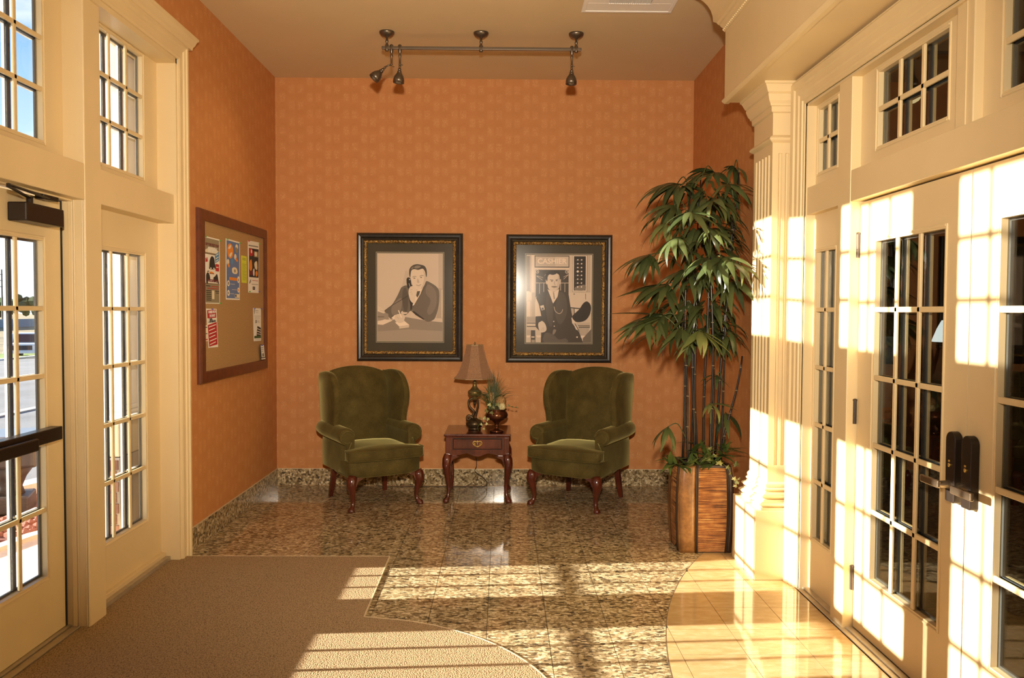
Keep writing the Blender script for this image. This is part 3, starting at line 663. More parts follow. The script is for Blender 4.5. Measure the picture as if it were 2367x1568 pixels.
def make_chair(loc, rz, label):
    t = empty('wing_chair', loc, rz); tag(t, label, 'chair', 'green velvet wing chairs')
    # seat frame: bowed front apron
    def plan(k): return [(-0.275+k, 0.30-k), (-0.315+k, 0.0), (-0.322+k, -0.27), (-0.305+k, -0.325+k), (-0.16, -0.352+k), (0, -0.360+k), (0.16, -0.352+k), (0.305-k, -0.325+k), (0.322-k, -0.27), (0.315-k, 0.0), (0.275-k, 0.30-k)]
    loft([[(x, y, z) for x, y in plan(k)] for k, z in ((0.012, 0.268), (0.0, 0.280), (0.0, 0.385), (0.012, 0.400))]).obj('seat_frame', 'velvet', t, smooth=True)
    fr = loft([[(x*1.004, y*1.004, z) for x, y in plan(0.002)] for z in (0.266, 0.274)], caps=False).obj('welt', 'velvet', t)
    # T cushion
    o_ = [(-0.245, 0.235), (-0.252, -0.235), (-0.325, -0.245), (-0.336, -0.30), (-0.320, -0.360), (-0.18, -0.388), (0, -0.395), (0.18, -0.388), (0.320, -0.360), (0.336, -0.30), (0.325, -0.245), (0.252, -0.235), (0.245, 0.235)]
    cu = pillow(catmull(o_, 3), 0.398, 0.484, 0.018, 0.018).obj('seat_cushion', 'velvet', t, smooth=True)
    oc = catmull(o_, 3)
    for z_ in (0.404, 0.478): MB().tube([(x, y, z_) for x, y in oc] + [(oc[0][0], oc[0][1], z_)], 0.005, 5, False).obj('piping', 'velvet', cu, smooth=True)
    # back: bulging slab, arched top, leaning backwards
    rows = []; N = 14
    for side in (0, 1):
        for j in range(9):
            v_ = j/8; rr_ = []
            for i in range(N+1):
                u = -1+2*i/N; hw = 0.245 + 0.045*v_; x = u*hw
                ztop = 1.112 - 0.062*abs(u)**2.2; z = 0.40 + (ztop-0.40)*v_
                y = 0.205 + 0.13*v_ + (0.0 if side == 0 else 0.115*(1-0.25*v_))
                if side == 0: y -= 0.030*(1-u*u)*math.sin(PI*min(1, v_*0.9+0.1)); y += 0.05*max(0, v_-0.86)/0.14*0.9
                else: z -= 0.0
                rr_.append((x, y, z))
            rows.append(rr_)
    front, back = rows[:9], rows[9:]
    mb = MB(); W_ = N+1; vs = [p for r in front for p in r] + [p for r in back for p in r]; off = 9*W_; fs = []
    for j in range(8):
        for i in range(N):
            a = j*W_+i; fs.append((a, a+1, a+W_+1, a+W_)); fs.append((off+a+1, off+a, off+a+W_, off+a+W_+1))
    for i in range(N): fs.append((8*W_+i, 8*W_+i+1, off+8*W_+i+1, off+8*W_+i)); fs.append((i+1, i, off+i, off+i+1))
    for j in range(8): fs.append(((j+1)*W_, j*W_, off+j*W_, off+(j+1)*W_)); fs.append((j*W_+N, (j+1)*W_+N, off+(j+1)*W_+N, off+j*W_+N))
    mb.add(vs, fs).obj('backrest', 'velvet', t, smooth=True, bevel=0.015, seg=2)
    for s_ in (-1, 1):
        # wing, outline in (y, z)
        wo = catmull([(0.395, 0.56), (0.425, 0.80), (0.445, 1.035), (0.36, 1.070), (0.23, 1.082), (0.10, 1.065), (0.01, 1.005), (-0.045, 0.915), (-0.045, 0.83), (-0.015, 0.745), (0.0, 0.67), (0.005, 0.60), (0.15, 0.55)], 3)
        rings = []
        cyw = sum(p[0] for p in wo)/len(wo); czw = sum(p[1] for p in wo)/len(wo)
        for dx, sh in ((0.0, 0.93), (0.006, 0.975), (0.018, 1.0), (0.040, 1.0), (0.052, 0.975), (0.058, 0.93)):
            rings.append([(s_*(0.262 + dx + 0.05*(0.36-y)*0.9 + 0.03*(z-0.6)), cyw+(y-cyw)*sh, czw+(z-czw)*sh) for y, z in wo])
        if s_ < 0: rings = rings[::-1]
        wg = loft(rings).obj('wing', 'velvet', t, smooth=True)
        MB().tube([rings[1 if s_ > 0 else 4][k] for k in range(6, 36)], 0.004, 5).obj('piping', 'velvet', wg, smooth=True)
        # arm: outer panel plus scrolled roll
        def arm_sec(y, f):
            cx_, cz_ = 0.304, 0.585 + 0.008*f
            r_ = 0.072
            sec = [(0.240, 0.40), (0.238, 0.52), (0.240, 0.585)] + [(cx_ + r_*math.cos(a), cz_ + r_*0.95*math.sin(a)) for a in [PI*0.95 - i*(PI*1.42)/11 for i in range(12)]] + [(0.318, 0.48), (0.318, 0.40), (0.316, 0.275), (0.28, 0.275)]
            return [(s_*x, y, z) for x, z in sec]
        ys = [0.36, 0.20, 0.0, -0.15, -0.212, -0.232, -0.240]
        secs = []
        for y in ys:
            f = (y+0.24)/0.60; sc_ = 1.0 if y > -0.22 else (0.965 if y > -0.236 else 0.90)
            sec = arm_sec(y, f); mx = s_*0.31; 
            secs.append([(mx+(x-mx)*sc_, yy, 0.50+(z-0.50)*sc_) for x, yy, z in sec])
        if s_ < 0: secs = secs[::-1]
        ar = loft(secs).obj('arm', 'velvet', t, smooth=True, bevel=0.004)
        sp = [(s_*(0.304+0.050*math.cos(a)), -0.244, 0.580+0.048*math.sin(a)) for a in [PI*0.9 - i*PI*1.6/18 for i in range(19)]] + [(s_*0.312, -0.244, 0.46), (s_*0.298, -0.244, 0.36)]
        MB().tube(sp, 0.0055, 5).obj('scroll_piping', 'velvet', ar, smooth=True)
        # legs
        lg = cabriole((s_*0.290, -0.312), (s_*0.68, -0.73), 0.275, 1.02).obj('leg', 'mahogany', t, smooth=True)
        MB().prism([(0, 0.272), (0.085, 0.272), (0.06, 0.25), (0.03, 0.24), (0.015, 0.20), (0, 0.20)], lambda a, z: (s_*(0.275-a), -0.338, z), lambda a, z: (s_*(0.275-a), -0.310, z)).obj('knee_bracket', 'mahogany', lg, bevel=0.004)
        MB().add([(s_*0.235-0.024, 0.245, 0.27), (s_*0.235+0.024, 0.245, 0.27), (s_*0.235+0.024, 0.293, 0.27), (s_*0.235-0.024, 0.293, 0.27),
                  (s_*0.258-0.017, 0.300, 0.0), (s_*0.258+0.017, 0.300, 0.0), (s_*0.258+0.017, 0.334, 0.0), (s_*0.258-0.017, 0.334, 0.0)],
                 [(0, 1, 2, 3), (4, 7, 6, 5), (0, 4, 5, 1), (1, 5, 6, 2), (2, 6, 7, 3), (3, 7, 4, 0)]).obj('leg', 'mahogany', t, bevel=0.003)
    t.scale = (0.965, 0.97, 1.0)
    return t
make_chair((-1.101, 6.850, 0), math.radians(31.0), 'green velvet wing chair on the left, angled towards the mahogany side table')
make_chair((0.654, 6.840, 0), math.radians(-30.0), 'green velvet wing chair on the right, nearest the potted palm')

# ------------------------------------------------------------------ side table
tb = empty('side_table', (-0.207, 7.02, 0)); tag(tb, 'small mahogany side table with one drawer and cabriole legs between the chairs', 'table')
edge = [(-0.282, 0.556), (-0.270, 0.548), (0.270, 0.548), (0.282, 0.556)]
m = MB(); m.box(-0.278, 0.278, -0.278, 0.278, 0.553, 0.575); m.obj('table_top', 'mahogany', tb, bevel=0.008, seg=3)
MB().box(-0.262, 0.262, -0.262, 0.262, 0.543, 0.553).obj('top_moulding', 'mahogany', tb, bevel=0.003)
sc = [(-0.248, 0.543), (-0.248, 0.388), (-0.18, 0.388), (-0.13, 0.405), (-0.085, 0.412), (-0.06, 0.402), (-0.03, 0.388), (0, 0.384), (0.03, 0.388), (0.06, 0.402), (0.085, 0.412), (0.13, 0.405), (0.18, 0.388), (0.248, 0.388), (0.248, 0.543)]
for y0, y1 in ((-0.250, -0.232), (0.232, 0.250)): MB().prism(sc, lambda a, z: (a, y0, z), lambda a, z: (a, y1, z)).obj('apron', 'mahogany', tb)
for s_ in (-1, 1): MB().box(s_*0.232, s_*0.248, -0.232, 0.232, 0.40, 0.543).obj('side_apron', 'mahogany', tb)
MB().box(-0.206, 0.206, -0.2515, -0.249, 0.443, 0.536).obj('drawer_gap_shade', 'gap_shade', tb)  # black sheet behind the drawer, drawn as the shade round its edges
dr = MB().box(-0.200, 0.200, -0.262, -0.249, 0.449, 0.530).obj('drawer', 'mahogany', tb, bevel=0.004, seg=2)
m = MB(); m.box(-0.186, 0.186, -0.264, -0.261, 0.462, 0.517); m.obj('drawer_field', 'mahogany', dr, bevel=0.002)
pl = catmull([(0, 0.030), (0.008, 0.020), (0.018, 0.026), (0.032, 0.024), (0.040, 0.010), (0.034, -0.002), (0.022, -0.012), (0.010, -0.016), (0, -0.024), (-0.010, -0.016), (-0.022, -0.012), (-0.034, -0.002), (-0.040, 0.010), (-0.032, 0.024), (-0.018, 0.026), (-0.008, 0.020)], 2)
pl = [(a*0.95, z*0.95) for a, z in pl]
hp = MB().tube([(a, -0.2655, 0.490+z) for a, z in pl] + [(pl[0][0], -0.2655, 0.490+pl[0][1])], 0.0038, 6, False).obj('drawer_pull_plate', 'brass', dr, smooth=True)
for sx_ in (-1, 0, 1): MB().tube([(sx_*0.026, -0.2655, 0.505 if sx_ else 0.512), (sx_*0.016, -0.2655, 0.480 if sx_ else 0.472)], 0.004, 6).obj('pull_scroll', 'brass', hp, smooth=True)
MB().tube([(-0.026, -0.268, 0.496), (-0.026, -0.280, 0.494), (-0.020, -0.284, 0.480), (0, -0.286, 0.472), (0.020, -0.284, 0.480), (0.026, -0.280, 0.494), (0.026, -0.268, 0.496)], 0.0026, 7).obj('bail_handle', 'brass', hp, smooth=True)
for sx_ in (-1, 1):
    for sy_ in (-1, 1):
        lg = cabriole((sx_*0.243, sy_*0.243), (sx_*0.7, sy_*0.7), 0.40, 0.88)
        o = lg.obj('leg', 'mahogany', tb, smooth=True)
        MB().box(sx_*0.243-0.022, sx_*0.243+0.022, sy_*0.243-0.022, sy_*0.243+0.022, 0.385, 0.543).obj('leg_block', 'mahogany', o, bevel=0.004)
        MB().prism([(0.015, 0.390), (0.10, 0.390), (0.075, 0.372), (0.045, 0.362), (0.03, 0.335), (0.015, 0.335)], lambda a, z: (sx_*(0.243-a), sy_*0.262, z), lambda a, z: (sx_*(0.243-a), sy_*0.236, z)).obj('knee_bracket', 'mahogany', o, bevel=0.004)

# ------------------------------------------------------------------ table lamp
lm = empty('table_lamp', (-0.240, 7.02, 0.5751)); tag(lm, 'bronze table lamp with flared brown shade and scrolled stem on the side table', 'lamp')
MB().lathe([(0.050, 0.0), (0.058, 0.006), (0.055, 0.012), (0.050, 0.016), (0.060, 0.022), (0.074, 0.040), (0.076, 0.055), (0.068, 0.072), (0.048, 0.085), (0.030, 0.092), (0.022, 0.098)], 24).obj('lamp_base', 'lamp_bronze', lm, smooth=True)
loopL = catmull([(-0.010, 0, 0.095), (-0.050, 0, 0.120), (-0.066, 0, 0.100), (-0.056, 0, 0.082), (-0.030, 0, 0.105), (-0.004, 0, 0.150), (-0.040, 0, 0.190), (-0.052, 0, 0.235), (-0.038, 0, 0.262), (-0.010, 0, 0.270)], 4, False)
MB().tube(loopL, [0.010]*len(loopL), 8).obj('scroll_arm', 'lamp_bronze', lm, smooth=True)
loopR = catmull([(0.004, 0, 0.090), (0.010, 0, 0.130), (0.022, 0, 0.180), (0.030, 0, 0.225), (0.020, 0, 0.262), (-0.004, 0, 0.272)], 4, False)
MB().tube(loopR, [0.009]*len(loopR), 8).obj('scroll_arm', 'lamp_bronze', lm, smooth=True)
MB().lathe([(0.012, 0.258), (0.024, 0.266), (0.018, 0.276), (0.046, 0.292), (0.060, 0.316), (0.058, 0.332), (0.036, 0.348), (0.020, 0.372), (0.014, 0.40), (0.020, 0.404), (0.018, 0.412), (0.010, 0.416), (0.010, 0.46)], 24).obj('urn_knop', 'lamp_gilt', lm, smooth=True)
MB().lathe([(0.012, 0.235), (0.016, 0.250), (0.008, 0.215), (0.002, 0.205)][::-1], 10).obj('drop_finial', 'lamp_bronze', lm, smooth=True)
prof = [(0.186, 0.445), (0.178, 0.452), (0.150, 0.492), (0.125, 0.548), (0.104, 0.610), (0.087, 0.672), (0.076, 0.728)]
MB().lathe(prof + [(r-0.003, z) for r, z in prof[::-1]], 8, rot=PI/8).obj('lamp_shade', 'shade_fabric', lm)
MB().lathe([(0.189, 0.441), (0.189, 0.449), (0.183, 0.449), (0.183, 0.441)], 8, rot=PI/8).obj('shade_rim', 'shade_trim', lm)
MB().lathe([(0.079, 0.722), (0.079, 0.731), (0.073, 0.731), (0.073, 0.722)], 8, rot=PI/8).obj('shade_rim', 'shade_trim', lm)
for k in range(8):
    a = 2*PI*k/8+PI/8; MB().tube([(math.cos(a)*r, math.sin(a)*r, z) for r, z in prof], 0.0028, 5).obj('shade_seam', 'shade_fabric', lm)
MB().lathe([(0.005, 0.70), (0.005, 0.735), (0.009, 0.742), (0.003, 0.756)], 8).obj('finial', 'lamp_gilt', lm, smooth=True)
MB().tube([(math.cos(t)*0.072, math.sin(t)*0.072, 0.715) for t in (0, PI)], 0.002, 5).obj('harp_bar', 'lamp_gilt', lm)
cord = catmull([(0.03, 0.10, 0.004), (0.035, 0.20, 0.004), (0.03, 0.325, 0.002), (0.03, 0.335, -0.12), (0.0, 0.33, -0.22), (0.01, 0.33, -0.36), (-0.005, 0.34, -0.42), (0.06, 0.34, -0.47), (0.10, 0.36, -0.52), (0.085, 0.385, -0.566), (-0.02, 0.395, -0.570), (-0.30, 0.39, -0.570), (-0.55, 0.395, -0.570), (-0.80, 0.40, -0.570), (-0.90, 0.41, -0.565), (-0.905, 0.425, -0.53), (-0.905, 0.428, -0.46)], 5, False)
MB().tube([(x_, y_-0.05 if y_ > 0.25 else y_, z_) for x_, y_, z_ in cord], 0.0032, 6).obj('power_cord', 'cord_brown', lm, smooth=True)

# ------------------------------------------------------------------ copper urn arrangement
ur = empty('urn_arrangement', (-0.049, 6.868, 0.5751)); tag(ur, 'copper pedestal urn with grasses, dried pods and trailing ivy on the side table', 'plant')
MB().lathe([(0.050, 0.0), (0.058, 0.003), (0.060, 0.012), (0.050, 0.020), (0.030, 0.026), (0.017, 0.034), (0.015, 0.044), (0.020, 0.050), (0.016, 0.058), (0.022, 0.078), (0.040, 0.096), (0.070, 0.108), (0.090, 0.126), (0.096, 0.146), (0.090, 0.166), (0.078, 0.178), (0.076, 0.184), (0.088, 0.192), (0.090, 0.198), (0.082, 0.198), (0.070, 0.186), (0.01, 0.18)], 32).obj('urn', 'urn_copper', ur, smooth=True)
MB().ball((0, 0, 0.185), 0.07, 12, 6, (1, 1, 0.5)).obj('moss', 'soil_moss', ur, smooth=True)
MB().ball((0.035, -0.02, 0.262), 0.045, 14, 9, (1, 1, 1.05)).obj('dried_pod', 'dried_ball', ur, smooth=True)
MB().ball((0.045, -0.055, 0.222), 0.032, 12, 8).obj('dried_pod', 'dried_pale', ur, smooth=True)
MB().ball((-0.045, 0.02, 0.285), 0.05, 12, 8, (1, 1, 1.2)).obj('dried_pod', 'dried_ball', ur, smooth=True)
def blade(pts, w0, name, mat, parent):
    """thin folded strip tapering to a point"""
    n = len(pts); vs = []; fs = []
    for i, p in enumerate(pts):
        t = i/(n-1); w_ = w0*(1-t)**0.7; p = Vector(p); d = Vector(pts[min(i+1, n-1)])-Vector(pts[max(i-1, 0)])
        a = d.cross(Vector((0, 1, 0.2))); a = a.normalized()*w_ if a.length > 1e-6 else Vector((w_, 0, 0))
        vs += [p-a, p+Vector((0, -w_*0.5, 0)), p+a]
    for i in range(n-1): fs += [(i*3, i*3+1, i*3+4, i*3+3), (i*3+1, i*3+2, i*3+5, i*3+4)]
    return MB().add(vs, fs).obj(name, mat, parent, smooth=True)
rg = random.Random(11)
for k in range(96):
    a = rg.uniform(0, 2*PI); up_ = k < 46
    ln = rg.uniform(0.26, 0.40) if up_ else rg.uniform(0.24, 0.36); sp = rg.uniform(0.01, 0.12) if up_ else rg.uniform(0.12, 0.25)
    x0, y0 = -0.03+rg.uniform(-0.035, 0.035), rg.uniform(-0.03, 0.03); dx, dy = math.cos(a)*sp, math.sin(a)*sp*0.55
    if x0 + dx < -0.12 and y0 + dy > -0.02: dy -= 0.10
    pts = [(x0+dx*t**1.3, y0+dy*t**1.3, 0.18+ln*(t*1.25-(0.30+sp*2.4)*t*t)) for t in [i/8 for i in range(9)]]
    blade(pts, rg.uniform(0.0028, 0.0048) if up_ else rg.uniform(0.0018, 0.0034), 'grass_blade', 'grass_blade', ur)
blade([(0.0, 0, 0.2), (0.005, 0, 0.4), (0.012, 0, 0.59)], 0.003, 'grass_blade', 'grass_blade', ur)
# ivy leaf: five-lobed, folded
IVY = [(0, 0), (0.30, -0.22), (0.62, -0.20), (0.42, 0.10), (0.72, 0.40), (0.34, 0.42), (0, 1.0), (-0.34, 0.42), (-0.72, 0.40), (-0.42, 0.10), (-0.62, -0.20), (-0.30, -0.22)]
def ivy_mesh(mat):
    vs = [(x*0.5, y*0.5, 0.10*abs(x)-0.05*y*y) for x, y in IVY] + [(0, 0.15, -0.02)]
    n = len(IVY); return MB().add(vs, [(i, (i+1) % n, n) for i in range(n)]).mesh('ivy_leaf', mat)
IVM, IVP = ivy_mesh('ivy_leaf'), ivy_mesh('ivy_pale')
vine = catmull([(-0.03, -0.06, 0.20), (-0.075, -0.09, 0.185), (-0.105, -0.105, 0.13), (-0.135, -0.11, 0.09), (-0.155, -0.115, 0.06), (-0.15, -0.12, 0.025)], 4, False)
vn = MB().tube(vine, 0.0022, 5).obj('ivy_vine', 'grass_blade', ur)
for (x_, y_, z_, s_, pale) in ((-0.062, -0.10, 0.235, .055, 1), (-0.088, -0.10, 0.185, .065, 0), (-0.045, -0.105, 0.17, .055, 0), (-0.03, -0.10, 0.215, .05, 0), (-0.10, -0.12, 0.125, .052, 1), (-0.068, -0.12, 0.12, .05, 1), (-0.128, -0.13, 0.078, .042, 1), (-0.08, -0.13, 0.082, .04, 1), (-0.105, -0.135, 0.042, .036, 1), (-0.14, -0.13, 0.13, .036, 0), (0.005, -0.09, 0.235, .07, 0), (0.10, -0.06, 0.23, .035, 0), (0.13, -0.03, 0.215, .03, 0), (0.165, -0.02, 0.21, .03, 0)):
    o = place('ivy_leaf', IVP if pale else IVM, ur, (x_, y_, z_), (PI/2+rg.uniform(-0.4, 0.3), rg.uniform(-0.5, 0.5), PI+rg.uniform(-0.6, 0.6))); o.scale = (s_, s_, s_)
MB().tube(catmull([(0.04, -0.03, 0.2), (0.10, -0.05, 0.225), (0.15, -0.03, 0.212), (0.185, -0.02, 0.208)], 4, False), 0.0015, 5).obj('ivy_vine', 'grass_blade', ur)

# ------------------------------------------------------------------ framed photographs
def frame_rect(w, h, prof):
    """prof (inset from the outer edge, height): mitred moulding round a w x h rectangle, local x right, y up, z out"""
    vs = []; n = len(prof)
    for sx_, sy_ in ((-1, -1), (1, -1), (1, 1), (-1, 1)):
        for a, z in prof: vs.append((sx_*(w/2-a), sy_*(h/2-a), z))
    fs = [(i*n+k, ((i+1) % 4)*n+k, ((i+1) % 4)*n+k+1, i*n+k+1) for i in range(4) for k in range(n-1)]
    return MB().add(vs, fs)
def print_mesh(polys, box, w, h, z0=0.0):
    """flat print: list of (tone, points in the print's own grid, smooth) laid one over another"""
    x0, y0, x1, y1 = box; mb = MB(); mats = []
    for k, (tn, pts, sm) in enumerate(polys):
        if sm: pts = catmull(pts, 3)
        nm = tone(tn) if not isinstance(tn, str) else tn
        if nm not in mats: mats.append(nm)
        mb.m = mats.index(nm)
        q = [((min(max(x, x0), x1)-x0)/(x1-x0)*w-w/2, (y1-min(max(y, y0), y1))/(y1-y0)*h-h/2, z0+k*0.00006) for x, y in pts]
        a = sum(q[i][0]*q[(i+1) % len(q)][1]-q[(i+1) % len(q)][0]*q[i][1] for i in range(len(q)))
        if a < 0: q = q[::-1]
        mb.add(q, [tuple(range(len(q)))])
    return mb, mats
def disc(cx_, cy_, rx, ry=None, n=10): ry = ry or rx; return [(cx_+rx*math.cos(2*PI*i/n), cy_+ry*math.sin(2*PI*i/n)) for i in range(n)]
def line(pts, w_):
    out1 = []; out2 = []
    for i, p in enumerate(pts):
        a = pts[max(i-1, 0)]; c_ = pts[min(i+1, len(pts)-1)]; d = Vector((c_[0]-a[0], c_[1]-a[1])).normalized()
        out1.append((p[0]-d.y*w_/2, p[1]+d.x*w_/2)); out2.append((p[0]+d.y*w_/2, p[1]-d.x*w_/2))
    return out1 + out2[::-1]
def framed(loc, w, h, label, polys, box):
    fw, fh = 0.590, 0.792
    r = empty('framed_photograph', loc); r.rotation_euler = (PI/2, 0, 0); tag(r, label, 'picture', 'framed photographs on the back wall')
    frame_rect(w, h, [(0, 0.0), (0, 0.030), (0.006, 0.040), (0.020, 0.046), (0.036, 0.043), (0.048, 0.032), (0.060, 0.028), (0.064, 0.030), (0.066, 0.026)]).obj('outer_frame', 'frame_black', r)
    frame_rect(w-0.130, h-0.130, [(0.0, 0.0), (0.0, 0.027), (0.007, 0.031), (0.018, 0.028), (0.026, 0.022), (0.028, 0.012)]).obj('gilt_liner', 'gilt_carved', r)
    MB().box(-w/2+0.09, w/2-0.09, -h/2+0.09, h/2-0.09, 0.004, 0.012).obj('mat_board', 'mat_olive', r)
    frame_rect(fw+0.026, fh+0.026, [(0, 0.0121), (0, 0.0128), (0.004, 0.0128), (0.004, 0.0121)]).obj('mat_rule', 'mat_line', r)
    frame_rect(fw+0.008, fh+0.008, [(0, 0.0121), (0, 0.0128), (0.006, 0.0128), (0.006, 0.0121)]).obj('mat_bevel', 'mat_line', r)
    mb, mats = print_mesh(polys, box, fw, fh, 0.0124); ph = mb.obj('photo_print', mats, r)
    MB().box(-w/2+0.085, w/2-0.085, -h/2+0.085, h/2-0.085, 0.0195, 0.0210).obj('glass_pane', 'picture_glass', r)
    return r, ph
R_ = lambda x0, y0, x1, y1: [(x0, y0), (x1, y0), (x1, y1), (x0, y1)]
P1 = [(0.52, R_(100, 55, 1155, 1485), 0), (0.47, [(560, 330), (620, 420), (590, 560), (480, 640), (430, 780), (400, 800), (500, 560), (540, 400)], 1),
 (0.44, R_(1085, 55, 1155, 640), 0), (0.56, [(100, 900), (220, 980), (100, 975)], 0),
 (0.24, [(100, 1215), (350, 1140), (560, 1092), (900, 1150), (1155, 1175), (1155, 1485), (100, 1485)], 0),
 (0.30, [(100, 1330), (600, 1290), (1155, 1320), (1155, 1485), (100, 1485)], 0),
 (0.36, [(1085, 615), (1148, 628), (1150, 1110), (1050, 1110), (1090, 900)], 0), (0.62, R_(1138, 640, 1150, 1100), 0),
 (0.13, [(500, 600), (575, 575), (640, 640), (720, 640), (850, 600), (885, 505), (960, 530), (1060, 600), (1100, 690), (1090, 900), (1040, 1090), (980, 1150), (900, 1165), (820, 1105), (660, 985), (560, 1060), (470, 1050), (380, 1060), (340, 1130), (290, 1100), (240, 1030), (220, 990), (330, 900), (420, 750), (470, 640)], 1),
 (0.18, [(905, 560), (985, 590), (1050, 700), (1050, 900), (960, 1050), (900, 1000), (960, 820), (880, 700)], 1),
 (0.09, [(520, 640), (560, 620), (600, 760), (580, 1000), (530, 980), (500, 800)], 1), (0.20, [(330, 930), (450, 790), (500, 820), (470, 1000), (350, 1060)], 1),
 (0.035, [(640, 985), (700, 1000), (860, 1125), (850, 1140), (720, 1060)], 0), (0.03, [(600, 735), (620, 800), (670, 870), (655, 960), (635, 990), (630, 880)], 0),
 (0.10, [(880, 520), (900, 560), (820, 700), (700, 900), (650, 980), (690, 860), (790, 690)], 0),
 (0.66, [(740, 650), (835, 612), (795, 715), (690, 900), (665, 905), (700, 800)], 0), (0.09, [(742, 668), (792, 665), (778, 720), (745, 775), (725, 740)], 0),
 (0.60, [(640, 330), (720, 285), (840, 300), (880, 380), (885, 440), (872, 540), (822, 625), (760, 650), (700, 615), (662, 540), (640, 450)], 1),
 (0.50, [(830, 320), (878, 390), (882, 450), (868, 545), (822, 622), (800, 630), (845, 520), (850, 400)], 1), (0.50, [(878, 430), (902, 430), (900, 485), (878, 500)], 1),
 (0.07, [(612, 390), (618, 310), (660, 255), (730, 230), (800, 238), (860, 258), (895, 320), (898, 420), (885, 430), (868, 350), (830, 302), (760, 322), (700, 310), (652, 330), (636, 400), (630, 452)], 1),
 (0.22, [(690, 280), (740, 250), (800, 262), (780, 285), (730, 300)], 1), (0.16, [(640, 300), (670, 270), (690, 275), (660, 315)], 1),
 (0.20, line([(665, 440), (695, 428), (728, 432)], 9), 0), (0.20, line([(782, 425), (812, 412), (845, 416)], 9), 0), (0.14, disc(697, 457, 17, 8), 0), (0.14, disc(806, 444, 17, 8), 0),
 (0.44, [(745, 470), (758, 470), (780, 522), (760, 534), (740, 522)], 1), (0.26, line([(724, 568), (765, 578), (808, 560)], 9), 0), (0.46, line([(735, 590), (765, 596), (795, 586)], 7), 0),
 (0.03, [(573, 465), (605, 445), (636, 468), (650, 555), (668, 580), (645, 600), (622, 642), (590, 612), (574, 545)], 1), (0.45, line([(610, 478), (632, 482)], 14), 0), (0.25, line([(610, 540), (628, 600)], 14), 0),
 (0.58, [(620, 612), (668, 585), (715, 612), (738, 662), (720, 760), (692, 862), (640, 832), (615, 765), (603, 685)], 1), (0.38, line([(625, 650), (665, 640)], 6), 0), (0.38, line([(618, 690), (660, 680)], 6), 0), (0.42, line([(640, 720), (672, 712)], 6), 0),
 (0.04, line([(215, 992), (330, 905), (460, 830), (602, 738)], 8), 0),
 (0.74, [(325, 1112), (380, 1060), (398, 1068), (378, 1130)], 0), (0.56, [(378, 1085), (430, 1043), (520, 1050), (547, 1092), (520, 1155), (440, 1182), (388, 1152)], 1), (0.55, [(480, 1020), (505, 990), (520, 1010), (585, 1015), (570, 1040), (500, 1045)], 1),
 (0.40, line([(420, 1090), (470, 1150)], 7), 0), (0.70, [(385, 1180), (530, 1150), (615, 1218), (450, 1242)], 0), (0.52, [(450, 1242), (615, 1218), (612, 1262), (455, 1282)], 0), (0.56, [(440, 1130), (520, 1110), (530, 1165), (470, 1190), (430, 1180)], 1),
 (0.76, [(433, 985), (448, 978), (498, 1100), (484, 1106)], 0), (0.27, [(105, 980), (215, 1022), (275, 1040), (287, 1132), (105, 1155)], 0), (0.17, R_(105, 1080, 210, 1100), 0), (0.60, [(105, 972), (215, 1022), (210, 1035), (105, 1000)], 0), (0.62, [(105, 1170), (220, 1130), (345, 1150), (190, 1222), (105, 1215)], 0)]
P2 = [(0.50, R_(110, 140, 1085, 1445), 0), (0.20, R_(110, 155, 158, 680), 0), (0.60, R_(183, 140, 232, 720), 0), (0.40, R_(158, 140, 183, 690), 0), (0.58, R_(110, 700, 190, 820), 0), (0.44, R_(190, 700, 250, 1140), 0), (0.62, R_(118, 830, 168, 1060), 0), (0.35, R_(118, 1060, 250, 1140), 0),
 (0.10, R_(230, 148, 750, 328), 0), (0.44, R_(243, 162, 738, 312), 0), (0.50, R_(540, 162, 738, 312), 0), (0.60, R_(232, 328, 750, 358), 0), (0.055, [(250, 360), (740, 360), (742, 740), (250, 770)], 0)]
for xx in (272, 715): P2 += [(0.55, disc(xx, 388, 27, 27, 14), 0), (0.06, disc(xx, 388, 19, 19, 14), 0), (0.55, disc(xx+4, 388, 9, 9, 10), 0)]
P2 += [(0.50, line([(262, 450), (360, 478)], 6), 0), (0.50, line([(262, 455), (350, 515)], 6), 0), (0.50, line([(735, 430), (662, 468)], 6), 0), (0.50, line([(735, 435), (665, 500)], 6), 0), (0.55, line([(252, 558), (740, 556)], 8), 0), (0.40, line([(380, 450), (435, 395)], 5), 0)]
for xx, yy in ((306, 730), (370, 690), (622, 668), (686, 690)): P2.append((0.48, line([(xx, 560), (xx, yy)], 8), 0))
P2 += [(0.20, R_(800, 140, 1020, 690), 0), (0.60, R_(805, 145, 1012, 684), 0), (0.035, R_(820, 156, 996, 666), 0), (0.18, [(850, 610), (985, 580), (985, 662), (840, 662)], 1)]
for i in range(8):
    for xx in (877, 934): P2.append((0.74, disc(xx, 210+57.5*i, 11 if not (i == 3 and xx == 877) else 17, None, 8), 0)); P2.append((0.20, line([(xx-30, 218+57.5*i), (xx-16, 212+57.5*i)], 6), 0))
